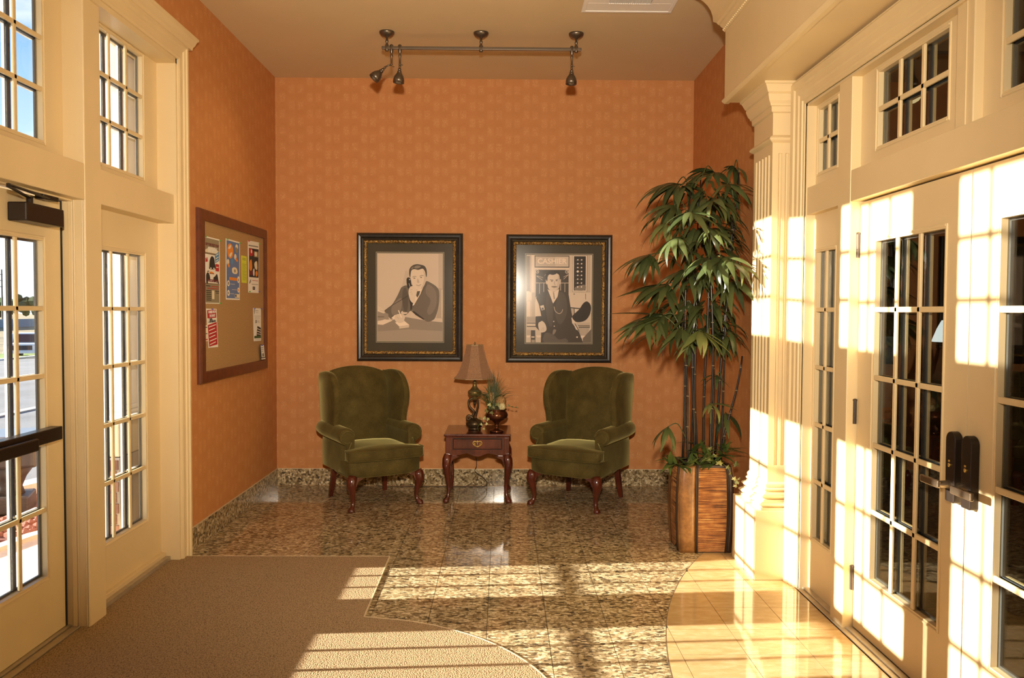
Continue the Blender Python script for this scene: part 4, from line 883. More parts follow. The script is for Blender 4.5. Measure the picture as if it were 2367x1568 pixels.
P2 += [(0.42, R_(1020, 140, 1068, 700), 0), (0.58, R_(1070, 140, 1085, 1000), 0), (0.54, [(745, 700), (1070, 695), (1070, 915), (760, 930)], 0), (0.10, disc(825, 720, 9), 0), (0.12, line([(997, 712), (999, 800)], 8), 0),
 (0.06, line([(770, 922), (915, 938)], 14), 0), (0.40, R_(775, 940, 830, 1060), 0), (0.58, [(832, 945), (900, 945), (850, 1020)], 0), (0.05, line([(826, 935), (830, 1060)], 10), 0),
 (0.62, [(265, 755), (300, 900), (336, 1052), (243, 1056), (240, 850)], 0),
 (0.055, [(255, 780), (300, 720), (425, 690), (510, 860), (600, 680), (680, 690), (745, 740), (770, 900), (800, 1050), (795, 1150), (905, 1290), (965, 1445), (330, 1445), (335, 1300), (250, 1210), (255, 1055), (335, 1050), (300, 880)], 0),
 (0.08, [(430, 700), (505, 870), (500, 1200), (440, 1150), (400, 900)], 1), (0.075, [(600, 700), (700, 760), (720, 1000), (620, 1180), (540, 1000)], 1), (0.10, [(400, 1300), (520, 1330), (600, 1400), (700, 1380), (720, 1445), (380, 1445)], 1),
 (0.62, [(425, 648), (520, 690), (600, 645), (577, 760), (512, 862)], 0), (0.28, [(506, 690), (526, 700), (538, 790), (520, 800)], 0),
 (0.56, [(423, 455), (450, 425), (560, 415), (602, 432), (612, 520), (600, 620), (560, 666), (510, 684), (450, 652), (427, 600)], 1), (0.47, [(585, 440), (610, 520), (598, 620), (555, 668), (575, 560)], 1), (0.55, [(398, 515), (415, 508), (424, 575), (406, 568)], 1), (0.48, [(610, 505), (626, 502), (622, 560), (610, 570)], 1),
 (0.035, [(408, 520), (400, 430), (440, 388), (520, 374), (602, 394), (617, 470), (611, 520), (598, 440), (560, 414), (545, 425), (500, 436), (455, 428), (428, 462), (424, 515)], 1),
 (0.13, line([(462, 508), (512, 514)], 9), 0), (0.13, line([(545, 512), (585, 500)], 9), 0), (0.10, disc(490, 528, 15, 7), 0), (0.10, disc(562, 522, 15, 7), 0), (0.32, line([(532, 530), (528, 575), (545, 585)], 9), 0), (0.20, [(480, 612), (530, 600), (575, 612), (530, 628)], 1), (0.40, line([(505, 645), (550, 645)], 6), 0),
 (0.50, line(catmull([(525, 908), (545, 975), (600, 1013), (640, 990), (656, 948)], 4, False), 7), 0), (0.56, [(315, 900), (370, 884), (386, 952), (340, 966)], 0), (0.12, R_(340, 925, 370, 955), 0),
 (0.55, [(290, 1150), (340, 1120), (390, 1160), (414, 1230), (400, 1278), (330, 1296), (298, 1240)], 1), (0.35, line([(345, 1270), (352, 1220)], 6), 0), (0.35, line([(372, 1270), (372, 1215)], 6), 0), (0.05, [(250, 1060), (340, 1055), (345, 1120), (295, 1150), (285, 1200), (250, 1210)], 0),
 (0.045, [(800, 1050), (900, 950), (960, 860), (1020, 828), (1076, 890), (1070, 1000), (1020, 1090), (950, 1130), (850, 1132)], 1), (0.60, [(785, 1068), (852, 1140), (800, 1160)], 0), (0.58, [(815, 1165), (838, 1160), (885, 1250), (860, 1255)], 0), (0.04, line([(838, 1160), (920, 1300)], 10), 0),
 (0.42, [(860, 1150), (1060, 1145), (1064, 1185), (880, 1185)], 0), (0.06, R_(885, 1187, 1064, 1197), 0), (0.50, R_(890, 1198, 1064, 1206), 0), (0.06, R_(895, 1207, 1064, 1218), 0), (0.36, [(895, 1222), (1060, 1222), (1010, 1360), (930, 1370)], 0), (0.60, [(928, 1340), (1005, 1340), (985, 1372), (932, 1372)], 0), (0.75, disc(873, 1362, 13, 10), 0),
 (0.13, [(960, 1380), (1085, 1240), (1085, 1445), (960, 1445)], 0), (0.08, R_(118, 1150, 265, 1162), 0), (0.56, R_(135, 1175, 250, 1195), 0), (0.06, R_(118, 1200, 262, 1212), 0), (0.50, R_(160, 1236, 215, 1262), 0), (0.40, [(118, 1250), (175, 1260), (180, 1360), (118, 1360)], 0), (0.66, [(118, 1340), (182, 1340), (160, 1370), (118, 1370)], 0), (0.07, [(180, 1262), (245, 1262), (250, 1445), (180, 1445)], 0), (0.64, [(255, 1340), (335, 1340), (330, 1370), (280, 1372)], 0), (0.60, R_(188, 1355, 235, 1372), 0), (0.30, R_(190, 1405, 242, 1445), 0), (0.62, disc(522, 1130, 9), 0), (0.62, disc(530, 1200, 9), 0), (0.20, [(520, 1250), (560, 1260), (530, 1320), (505, 1315)], 1)]
framed((-0.8405, YB-0.001, 1.7155), 0.955, 1.156, 'black and gilt framed sepia photograph of a man on a telephone', P1, (100, 55, 1155, 1485))
fr2, ph2 = framed((0.5060, YB-0.001, 1.7085), 0.957, 1.156, 'black and gilt framed sepia photograph of a man before a cashier window', P2, (110, 140, 1085, 1445))
text('CASHIER', 0.066, ph2, ((490-597.5)/975*0.59, (792.5-236)/1305*0.792, 0.0188), tone(0.72), bold=0.0012, sx=1.02)

# ------------------------------------------------------------------ cork board with notices
bd = empty('notice_board', (XL, 6.27, 1.686)); bd.rotation_euler = (PI/2, 0, PI/2); tag(bd, 'cork notice board in a reddish wooden frame on the left wall', 'board')
BW, BH = 1.545, 1.186
frame_rect(BW, BH, [(0, 0.0), (0, 0.018), (0.004, 0.022), (0.004, 0.030), (0.010, 0.034), (0.076, 0.034), (0.080, 0.030), (0.080, 0.012)]).obj('frame', 'cork_frame', bd)
MB().box(-BW/2+0.07, BW/2-0.07, -BH/2+0.07, BH/2-0.07, 0.002, 0.020).obj('cork_panel', 'cork', bd)
def notice(corners, label, mat='paper_white', tilt=0.0):
    """corners: top-left, top-right, bottom-right, bottom-left as (Y, Z) on the wall"""
    cy_ = sum(c_[0] for c_ in corners)/4; cz_ = sum(c_[1] for c_ in corners)/4
    pts = [(c_[0]-cy_, c_[1]-cz_) for c_ in corners]
    top = [(x, y, 0.0012) for x, y in pts]; bot = [(x, y, 0.0) for x, y in pts]
    mb = MB().add(bot + top, [(0, 1, 2, 3), (7, 6, 5, 4), (0, 4, 5, 1), (1, 5, 6, 2), (2, 6, 7, 3), (3, 7, 4, 0)])
    o = mb.obj('notice', mat, None, loc=(XL+0.0205, cy_, cz_), rot=(PI/2, 0, PI/2)); tag(o, label, 'paper', 'papers pinned to the cork board')
    w_ = (pts[1][0]-pts[0][0]+pts[2][0]-pts[3][0])/2; h_ = (pts[0][1]-pts[3][1]+pts[1][1]-pts[2][1])/2
    def pr(polys, name='print', layer=0):
        mb_ = MB(); mats = []
        for k, (mt, pp, sm) in enumerate(polys):
            if sm: pp = catmull(pp, 3)
            if mt not in mats: mats.append(mt)
            mb_.m = mats.index(mt)
            q = []
            for u, v_ in pp:   # u, v in 0..1 from the top left
                a = [pts[0][i]*(1-u)*(1-v_)+pts[1][i]*u*(1-v_)+pts[2][i]*u*v_+pts[3][i]*(1-u)*v_ for i in (0, 1)]
                q.append((a[0], a[1], 0.0014+k*0.00008+layer*0.001))
            ar_ = sum(q[i][0]*q[(i+1) % len(q)][1]-q[(i+1) % len(q)][0]*q[i][1] for i in range(len(q)))
            mb_.add(q if ar_ > 0 else q[::-1], [tuple(range(len(q)))])
        mb_.obj(name, mats, o)
    def tx(s_, u, v_, size, mat_, sx=1.0, rot=0.0, bold=0.0006):
        a = [pts[0][i]*(1-u)*(1-v_)+pts[1][i]*u*(1-v_)+pts[2][i]*u*v_+pts[3][i]*(1-u)*v_ for i in (0, 1)]
        text(s_, size, o, (a[0], a[1], 0.0045), mat_, (0, 0, rot), sx=sx, bold=bold)
    def pin(u, v_, mat_):
        a = [pts[0][i]*(1-u)*(1-v_)+pts[1][i]*u*(1-v_)+pts[2][i]*u*v_+pts[3][i]*(1-u)*v_ for i in (0, 1)]
        MB().lathe([(0.004, 0), (0.003, 0.006), (0.006, 0.009), (0.005, 0.012)], 8).obj('push_pin', mat_, o, loc=(a[0], a[1], 0.001))
    return o, pr, tx, pin
U = lambda x0, y0, x1, y1: [(x0, y0), (x1, y0), (x1, y1), (x0, y1)]
o, pr, tx, pin = notice([(5.592, 2.098), (5.895, 2.098), (5.892, 1.638), (5.596, 1.638)], 'brown and white raffle poster with a car and motorcycles, upper left of the board')
pr([('ink_stone', U(.04, .02, .96, .26), 0), ('ink_cream', [(.06, .20), (.3, .155), (.5, .145), (.75, .16), (.95, .20), (.95, .235), (.06, .235)], 0), ('ink_brown', U(.04, .235, .96, .26), 0), ('ink_stone', U(.04, .70, .96, .985), 0), ('ink_brown', U(.04, .69, .96, .705), 0),
    ('ink_dark', [(.30, .44), (.32, .36), (.42, .29), (.55, .285), (.63, .32), (.66, .38), (.70, .42), (.68, .47), (.32, .48)], 1), ('ink_white', U(.36, .455, .44, .475), 0), ('ink_white', U(.56, .452, .64, .470), 0), ('ink_red', [(.06, .32), (.10, .32), (.12, .35), (.14, .31), (.18, .31), (.20, .37), (.06, .385)], 0), ('ink_red', U(.70, .39, .94, .50), 0), ('ink_cream', U(.74, .43, .90, .445), 0),
    ('ink_sky', [(.66, .25), (.94, .19), (.95, .33), (.68, .38)], 0), ('ink_white', line([(.72, .26), (.90, .225)], .012), 0), ('ink_white', line([(.72, .31), (.90, .275)], .012), 0), ('ink_white', line([(.72, .35), (.90, .315)], .012), 0), ('ink_orange', [(.30, .525), (.45, .515), (.60, .535), (.58, .555), (.44, .545), (.32, .555)], 1), ('ink_maroon', line([(.33, .542), (.56, .545)], .010), 0), ('ink_dark', line([(.15, .52), (.28, .512)], .012), 0),
    ('ink_dark', [(.08, .62), (.10, .56), (.20, .53), (.30, .57), (.34, .63), (.28, .66), (.20, .64), (.18, .70), (.10, .69)], 1), ('ink_dark', [(.56, .60), (.66, .58), (.78, .54), (.84, .57), (.88, .63), (.92, .68), (.86, .69), (.80, .65), (.70, .66), (.60, .67), (.56, .64)], 1)]
   + [('ink_dark', U(.08, .80+.028*i, .40, .812+.028*i), 0) for i in range(6)] + [('ink_cream', U(.44, .80, .60, .93), 0), ('ink_red', U(.40, .735, .90, .745), 0), ('ink_red', U(.14, .765, .88, .775), 0), ('ink_dark', U(.06, .728, .34, .74), 0), ('ink_dark', U(.66, .80, .92, .812), 0), ('ink_dark', U(.70, .83, .90, .84), 0)])
tx('BUY YOUR TICKETS TODAY', .5, .115, .026, 'ink_maroon', .80); tx('$50 RAFFLE', .5, .19, .050, 'ink_white', .72); tx('OVER $75,000 IN PRIZES!', .5, .655, .026, 'ink_maroon', .78)
pin(.03, .01, 'pin_green'); pin(.99, .02, 'pin_green'); pin(.99, .99, 'pin_green')
o, pr, tx, pin = notice([(6.027, 2.119), (6.346, 2.117), (6.335, 1.671), (6.020, 1.671)], 'blue illustrated poster with an orange disc, upper middle of the board')
pr([('ink_blue', U(.04, .025, .96, .975), 0), ('ink_orange', disc(.30, .19, .22, .125, 20), 0), ('ink_cream', [(.16, .15), (.30, .09), (.36, .11), (.26, .16)], 1), ('ink_cream', [(.24, .26), (.36, .21), (.44, .22), (.32, .29)], 1), ('ink_cream', disc(.76, .10, .10, .05), 0), ('ink_stone', [(.66, .12), (.80, .11), (.84, .19), (.68, .19)], 1), ('ink_cream', disc(.66, .27, .09, .05), 0), ('ink_orange', [(.70, .28), (.84, .32), (.82, .35), (.68, .33)], 1), ('ink_cream', disc(.14, .38, .09, .05), 0), ('ink_orange', [(.14, .40), (.26, .43), (.22, .47), (.12, .44)], 1), ('ink_sky', [(.36, .34), (.48, .31), (.50, .38), (.40, .40)], 1), ('ink_cream', [(.42, .48), (.56, .45), (.74, .46), (.82, .52), (.72, .56), (.46, .55)], 1), ('ink_stone', disc(.62, .51, .06, .03), 0),
    ('ink_orange', U(.22, .625, .82, .675), 0), ('ink_white', disc(.88, .65, .08, .06), 0), ('ink_dark', [(.85, .66), (.88, .62), (.91, .66), (.89, .69)], 0), ('ink_white', disc(.16, .73, .09, .05), 0), ('ink_stone', disc(.16, .73, .05, .03), 0), ('ink_white', disc(.16, .89, .09, .05), 0), ('ink_stone', disc(.15, .89, .04, .025), 0), ('ink_white', disc(.88, .83, .08, .045), 0), ('ink_orange', disc(.88, .83, .04, .025), 0), ('ink_cream', U(.62, .90, .94, .965), 0), ('ink_dark', disc(.69, .93, .05, .025), 0), ('ink_cream', U(.28, .735, .62, .741), 0), ('ink_cream', U(.40, .825, .76, .831), 0), ('ink_cream', U(.28, .895, .56, .901), 0)])
pin(.05, .01, 'pin_green'); pin(.95, .02, 'pin_green')
o, pr, tx, pin = notice([(6.377, 2.018), (6.513, 2.018), (6.512, 1.807), (6.384, 1.807)], 'narrow yellow-green printed slip between the blue and the photo posters', 'ink_yellow')
pr([('ink_green', U(.2, .09+.05*i, .8, .105+.05*i), 0) for i in (0, 1)] + [('ink_green', U(.12, .30+.042*i, .9-.08*(i % 3), .308+.042*i), 0) for i in range(15)])
o, pr, tx, pin = notice([(6.546, 2.148), (6.843, 2.156), (6.824, 1.735), (6.549, 1.734)], 'white flyer with a block of dark photographs, upper right of the board')
pr([('ink_grey', U(.05, .08, .92, .105), 0), ('ink_dark', U(.08, .14, .96, .70), 0), ('ink_red', [(.10, .15), (.40, .17), (.40, .28), (.12, .28)], 1), ('ink_cream', disc(.30, .20, .06, .04), 0), ('ink_stone', U(.52, .19, .92, .30), 0), ('ink_cream', disc(.70, .24, .12, .05), 0), ('ink_orange', [(.14, .40), (.30, .36), (.36, .52), (.24, .58), (.12, .54)], 1), ('ink_cream', [(.56, .42), (.80, .38), (.84, .54), (.62, .52)], 1), ('ink_maroon', U(.12, .58, .40, .66), 0), ('ink_white', [(.44, .56), (.56, .53), (.56, .66), (.46, .66)], 1), ('ink_orange', [(.66, .60), (.82, .56), (.88, .64), (.72, .68)], 1), ('ink_grey', [(.08, .80), (.22, .74), (.24, .78), (.12, .83)], 1), ('ink_red', U(.36, .755, .92, .765), 0), ('ink_grey', U(.30, .83, .92, .84), 0), ('ink_dark', U(.40, .88, .62, .94), 0), ('ink_white', U(.46, .90, .54, .915), 0)])
pin(.02, .01, 'pin_red'); pin(.98, .03, 'pin_green'); pin(.99, .97, 'pin_blue'); pin(.06, .98, 'pin_green')
o, pr, tx, pin = notice([(5.620, 1.604), (5.822, 1.602), (5.847, 1.331), (5.660, 1.332)], 'tilted red and white flyer, lower left of the board')
pr([('ink_red', [(.06, .04), (.94, .02), (.92, .23), (.05, .25)], 0), ('ink_red', [(.04, .42), (.94, .34), (.95, .93), (.06, .97)], 0)] + [('ink_white', line([(.14, .47+.09*i), (.86-.1*(i % 2), .41+.09*i)], .022), 0) for i in range(6)] + [('ink_dark', line([(.08, .345), (.90, .315)], .012), 0)])
tx('WORDS FROM', .5, .085, .026, 'ink_white', .85, 0.03); tx('THE HEART', .5, .18, .026, 'ink_white', .85, 0.03); tx('7:30PM -', .36, .275, .020, 'ink_dark', .9, 0.03); tx('OCTOBER 20TH', .5, .325, .020, 'ink_dark', .85, 0.03)
pin(.5, .01, 'pin_blue')
o, pr, tx, pin = notice([(6.675, 1.611), (6.885, 1.608), (6.883, 1.337), (6.686, 1.340)], 'pale grey flyer with a building drawing and green band, lower right of the board', 'ink_white')
pr([('ink_grey', [(.06, .06), (.16, .04), (.14, .16), (.08, .18)], 1), ('ink_grey', U(.2, .07, .66, .085), 0), ('ink_grey', U(.3, .13, .62, .14), 0), ('ink_grey', U(.08, .235, .92, .245), 0), ('ink_grey', U(.14, .285, .86, .292), 0), ('ink_grey', U(.14, .325, .80, .332), 0), ('ink_grey', U(.48, .385, .80, .40), 0), ('ink_grey', U(.48, .43, .84, .44), 0), ('ink_dark', [(.36, .84), (.50, .54), (.96, .60), (.94, .84)], 0), ('ink_white', line([(.48, .62), (.92, .67)], .022), 0), ('ink_white', line([(.46, .70), (.92, .74)], .022), 0), ('ink_white', line([(.44, .78), (.90, .80)], .018), 0), ('ink_green', U(.04, .84, .97, .915), 0), ('ink_grey', U(.12, .955, .86, .962), 0)])
tx('$5', .30, .41, .034, 'ink_dark'); pin(.08, .02, 'pin_blue'); pin(.98, .01, 'pin_blue')
o, pr, tx, pin = notice([(6.806, 1.307), (6.918, 1.302), (6.960, 1.177), (6.826, 1.180)], 'small white card with a dark border pinned over the lower right frame edge', 'ink_dark')
pr([('ink_white', [(.12, .04), (.96, .02), (.94, .84), (.20, .84)], 0), ('ink_grey', U(.24, .18, .78, .22), 0), ('ink_grey', U(.24, .30, .78, .33), 0), ('ink_grey', U(.26, .42, .72, .45), 0), ('ink_grey', [(.34, .60), (.78, .56), (.80, .78), (.36, .80)], 0), ('ink_white', U(.12, .90, .98, .985), 0)])
o.location.x = XL + 0.0345
pin(.3, .04, 'pin_blue')
o, pr, tx, pin = notice([(5.585, 1.49), (5.640, 1.49), (5.652, 1.38), (5.585, 1.38)], 'cream slip mostly hidden behind the tilted red flyer', 'ink_cream')
pr([('ink_green', U(.05, .10, .9, .16), 0), ('ink_green', U(.05, .50, .9, .55), 0), ('ink_red', U(.05, .86, .9, .93), 0)])
o.location.x = XL + 0.0200

# ------------------------------------------------------------------ track light
tk = empty('track_light', (-0.168, 6.20, ZC)); tag(tk, 'bronze ceiling track light with three bell-shaped spot heads', 'lamp')
ZR = 3.560-ZC
MB().box(-0.747, 0.747, -0.012, 0.012, ZR-0.011, ZR+0.011).obj('rail', 'track_metal', tk, bevel=0.003)
for x_ in (-0.709, -0.005, 0.708):
    cp_ = MB().lathe([(0.010, -0.046), (0.013, -0.038), (0.030, -0.034), (0.034, -0.030), (0.044, -0.027), (0.047, -0.022), (0.054, -0.016), (0.056, -0.008), (0.056, 0.0)], 28, (x_, 0, 0)).obj('canopy', 'track_metal', tk, smooth=True)
    MB().lathe([(0.013, ZR-0.024), (0.015, ZR-0.018), (0.015, ZR+0.018), (0.009, ZR+0.030), (0.007, ZR+0.036), (0.011, ZR+0.044), (0.012, ZR+0.052), (0.007, ZR+0.060), (0.006, ZR+0.085)], 12, (x_, 0, 0)).obj('stem', 'track_metal', cp_, smooth=True)
def spot_head(x_, tilt, az, lblx):
    a = MB().lathe([(0.007, ZR-0.128), (0.010, ZR-0.122), (0.007, ZR-0.114), (0.0065, ZR-0.070), (0.010, ZR-0.060), (0.010, ZR-0.052), (0.007, ZR-0.044), (0.011, ZR-0.034), (0.014, ZR-0.018), (0.015, ZR+0.016), (0.010, ZR+0.024), (0.004, ZR+0.027)], 12, (x_, 0, 0)).obj('spot_head', 'track_metal', tk, smooth=True)
    piv = (x_, 0, ZR-0.128)
    rot = Matrix.Rotation(az, 3, 'Z') @ Matrix.Rotation(tilt, 3, 'Y'); eu = rot.to_euler()
    off = Vector((0, 0, 0))
    if abs(tilt) > 0.2:
        MB().tube([(x_, 0, ZR-0.126), (x_-0.024, 0, ZR-0.128), (x_-0.046, 0, ZR-0.142)], 0.006, 8).obj('elbow', 'track_metal', a, smooth=True); piv = (x_-0.044, 0, ZR-0.140)
    MB().lathe([(0.004, 0.0), (0.009, -0.004), (0.009, -0.012), (0.006, -0.020), (0.012, -0.026), (0.013, -0.036), (0.010, -0.040), (0.017, -0.044), (0.017, -0.052), (0.014, -0.058)][::-1], 14).obj('socket', 'track_metal', a, smooth=True, loc=piv, rot=eu)
    pr_ = [(0.013, -0.050), (0.019, -0.058), (0.024, -0.066), (0.035, -0.084), (0.041, -0.106), (0.042, -0.130)]
    MB().lathe((pr_ + [(r-0.0015, z) for r, z in pr_[::-1]])[::-1], 24).obj('bell_shade', 'track_metal', a, smooth=True, loc=piv, rot=eu)
    MB().lathe([(0.004, -0.100), (0.018, -0.098), (0.024, -0.092), (0.018, -0.078), (0.012, -0.066)], 16).obj('bulb', 'bulb_glow', a, smooth=True, loc=piv, rot=eu)
    MB().tube([(x_+0.004, 0, piv[2]+0.002), (x_+0.022, 0, piv[2]+0.002)], 0.003, 6).obj('thumb_screw', 'track_metal', a)
    d = rot @ Vector((0, 0, -1)); wp = Vector(tk.location) + Vector(piv) + d*0.132
    light('spot_bulb', 'SPOT', wp, 9.0, (1.0, 0.74, 0.42), d, spot_size=1.6, spot_blend=0.8, shadow_soft_size=0.02)
spot_head(-0.675, 0.75, 0.25, 0); spot_head(-0.612, 0.08, 0.0, 0); spot_head(0.676, 0.03, 0.0, 0)

# ------------------------------------------------------------------ ceiling vent
vt = empty('ceiling_vent', (0.845, 5.43, ZC)); tag(vt, 'square white ceiling air vent with a small louvred centre', 'vent')
def flat_ring(name, w0, w1, z0, z1, mat, par):
    m = MB(); m.box(-w0, w0, -w0, -w1, z0, z1).box(-w0, w0, w1, w0, z0, z1).box(-w0, -w1, -w1, w1, z0, z1).box(w1, w0, -w1, w1, z0, z1); return m.obj(name, mat, par, bevel=0.002, seg=1)
flat_ring('frame', 0.312, 0.285, -0.010, 0.0, 'vent_white', vt)
flat_ring('face_panel', 0.2849, 0.145, -0.006, 0.0, 'vent_white', vt)
flat_ring('inner_rim', 0.148, 0.140, -0.012, -0.006, 'vent_white', vt)
MB().box(-0.1449, 0.1449, -0.1449, 0.1449, -0.002, 0.0).obj('backing', 'gap_shade', vt)
lv = MB().add([(-0.003, -0.14, 0), (-0.001, -0.14, 0), (0.007, -0.14, -0.010), (0.005, -0.14, -0.010), (-0.003, 0.14, 0), (-0.001, 0.14, 0), (0.007, 0.14, -0.010), (0.005, 0.14, -0.010)], [(0, 1, 2, 3), (7, 6, 5, 4), (0, 4, 5, 1), (1, 5, 6, 2), (2, 6, 7, 3), (3, 7, 4, 0)]).mesh('louvre', 'vent_white')
for i in range(21): place('louvre', lv, vt, (-0.135+i*0.0132, 0, -0.002))

# ------------------------------------------------------------------ potted bamboo palm
PX, PY = 1.352, 5.530
pm = empty('potted_palm', (PX, PY, 0)); tag(pm, 'tall bamboo palm with black canes in a square leather and rattan pot', 'plant')
def pot_half(z):   # bulging square section, narrow foot
    t = z/0.58; return 0.155 + 0.030*math.sin(PI*min(1, 0.18+t*0.62)) - 0.012*max(0, t-0.9)*10*0.4
def pot_ring(z, inset=0.0, rot=0): 
    h = pot_half(z)-inset; return [(-h, -h, z), (h, -h, z), (h, h, z), (-h, h, z)]
zs = [0.0, 0.02, 0.10, 0.20, 0.30, 0.40, 0.50, 0.56, 0.58]
body = loft([pot_ring(z, 0.006) for z in zs] + [pot_ring(0.58, 0.022), pot_ring(0.53, 0.026)]).obj('pot', 'pot_edge', pm)
def face_pt(face, u, z, out):   # u in -1..1 across a face
    h = pot_half(z)+out; w_ = pot_half(z)
    return {0: (u*w_, -h, z), 1: (-h, -u*w_, z), 2: (h, u*w_, z), 3: (-u*w_, h, z)}[face]
def strip(face, u0, u1, out, name, mat, par, n=12, bulge=0.0):
    rings = []
    for z in zs:
        rings.append([face_pt(face, u0+(u1-u0)*k/4, z, out+bulge*math.sin(PI*k/4)) for k in range(5)] + [face_pt(face, u1, z, -0.004), face_pt(face, u0, z, -0.004)])
    return loft(rings).obj(name, mat, par, smooth=True)
for f_ in range(4):
    strip(f_, -0.98, -0.40, 0.0, 'leather_panel', 'pot_leather', body, bulge=0.006)
    if f_ != 0: strip(f_, 0.66, 0.98, 0.0, 'leather_panel', 'pot_leather', body, bulge=0.004)
    else: strip(f_, 0.80, 0.98, 0.0, 'leather_panel', 'pot_edge', body, bulge=0.004)
    u_hi = 0.62 if f_ != 0 else 0.74
    for u in (-0.39, -0.335, u_hi-0.005, u_hi+0.045):
        MB().tube([face_pt(f_, u, z, 0.003) for z in zs], 0.0045, 6).obj('edge_cord', 'pot_edge', body, smooth=True)
    m = MB(); n_rod = 58
    for i in range(n_rod):
        z = 0.012 + i*(0.56/n_rod); r = 0.0046
        if f_ == 1: m.tube([face_pt(f_, -0.30, max(0.004, z-0.05), 0.003), face_pt(f_, 0.14, z, 0.004), face_pt(f_, u_hi-0.04, min(0.576, z+0.05), 0.003)], r, 5)
        else: m.tube([face_pt(f_, -0.31, z, 0.003), face_pt(f_, u_hi-0.03, z, 0.003)], r, 5)
    rd = m.obj('rattan_rods', 'rattan', body); rd['kind'] = 'stuff'
flat = MB().box(-0.15, 0.15, -0.15, 0.15, 0.50, 0.545).obj('soil', 'soil_moss', pm)
# leaflets: shared meshes
def leaflet(droop, w_, mat, fold=0.25, n=7):
    vs = []; fs = []
    for i in range(n+1):
        t = i/n; wd = w_*(math.sin(PI*min(1, 0.06+t*0.94)**0.75))*(1.0 if t < 0.98 else 0.0)
        if i == n: wd = 0.002
        ang = droop*t; x = (math.sin(ang)/droop if droop > 0.01 else t); z = -(1-math.cos(ang))/max(droop, 0.01)
        vs += [(x, -wd, z-fold*wd), (x, 0, z), (x, wd, z-fold*wd)]
    for i in range(n): fs += [(i*3, i*3+3, i*3+4, i*3+1), (i*3+1, i*3+4, i*3+5, i*3+2)]
    return MB().add(vs, fs).mesh('leaf', mat, smooth=True)
LEAF = {m_: [leaflet(d, w_, m_) for d, w_ in ((0.35, 0.082), (0.8, 0.078), (1.25, 0.086))] for m_ in ('palm_leaf', 'palm_leaf_pale', 'filler_leaf')}
rl = random.Random(5)
CANES = [(1.233, 1.259, 5.56, 2.42), (1.291, 1.277, 5.48, 1.93), (1.335, 1.312, 5.58, 1.82), (1.368, 1.378, 5.50, 2.20), (1.404, 1.388, 5.44, 1.96), (1.440, 1.430, 5.57, 1.90), (1.300, 1.345, 5.62, 2.50), (1.470, 1.539, 5.50, 2.33), (1.455, 1.600, 5.60, 2.55), (1.490, 1.625, 5.52, 1.30), (1.260, 1.20, 5.44, 1.55)]
canes3 = []
for i, (xa, xb, y, zt) in enumerate(CANES):
    xa = min(max(xa, PX-0.12), PX+0.12); ya = min(max(y, PY-0.11), PY+0.11)
    pts = [(xa-PX + (xb-xa)*t + 0.008*math.sin(7*t+i), ya-PY + (y-ya)*t + 0.006*math.sin(5*t+2*i), 0.52+(zt-0.52)*t) for t in [k/10 for k in range(11)]]
    r0 = rl.uniform(0.006, 0.010)
    cn_ = MB().tube(pts, [r0*(1-0.35*k/10) for k in range(11)], 8).obj('cane', 'cane_black', pm, smooth=True)
    m = MB()
    for k in range(3, 10, 2): m.lathe([(r0*0.95, -0.003), (r0*1.18, 0), (r0*0.95, 0.003)], 8, pts[k])
    m.obj('cane_rings', 'cane_node', cn_)['kind'] = 'stuff'
    canes3.append(pts)
def frond(hub, az, n, ln, spread, elev, mat='palm_leaf', droopy=1):
    """petiole from the nearest cane to the hub, then a fan of leaflets"""
    h = Vector((hub[0]-PX, hub[1]-PY, hub[2])); best = min((((Vector(p)-h-Vector((0, 0, -0.12))).length, p) for c_ in canes3 for p in c_), key=lambda q: q[0])[1]
    b0 = Vector(best); mid = (b0+h)/2 + Vector((0, 0, 0.07))
    pt = MB().tube(catmull([tuple(b0), tuple(mid), tuple(h)], 5, False), [0.0035]*11, 6).obj('frond_stem', 'palm_leaf', pm, smooth=True)
    for k in range(n):
        u = (k+0.5)/n*2-1; a = az + u*spread + rl.uniform(-0.10, 0.10); e_ = elev - 0.55*abs(u) + rl.uniform(-0.15, 0.15)
        L = ln*(1.12-0.25*abs(u))*rl.uniform(0.85, 1.12)
        o = place('leaf', LEAF[mat][min(2, max(0, droopy + rl.choice((-1, 0, 0, 1))))], pt, tuple(h))
        if hub[0] + math.cos(a)*L*0.85 > (1.57 if hub[1] + math.sin(a)*L*0.85 < 5.26 else 1.69): L *= 0.6; a = PI - a if math.cos(a) > 0.3 else a
        o.rotation_euler = (Matrix.Rotation(a, 3, 'Z') @ Matrix.Rotation(-e_, 3, 'Y') @ Matrix.Rotation(rl.uniform(-0.5, 0.5), 3, 'X')).to_euler(); o.scale = (L, L, L)
D = math.radians
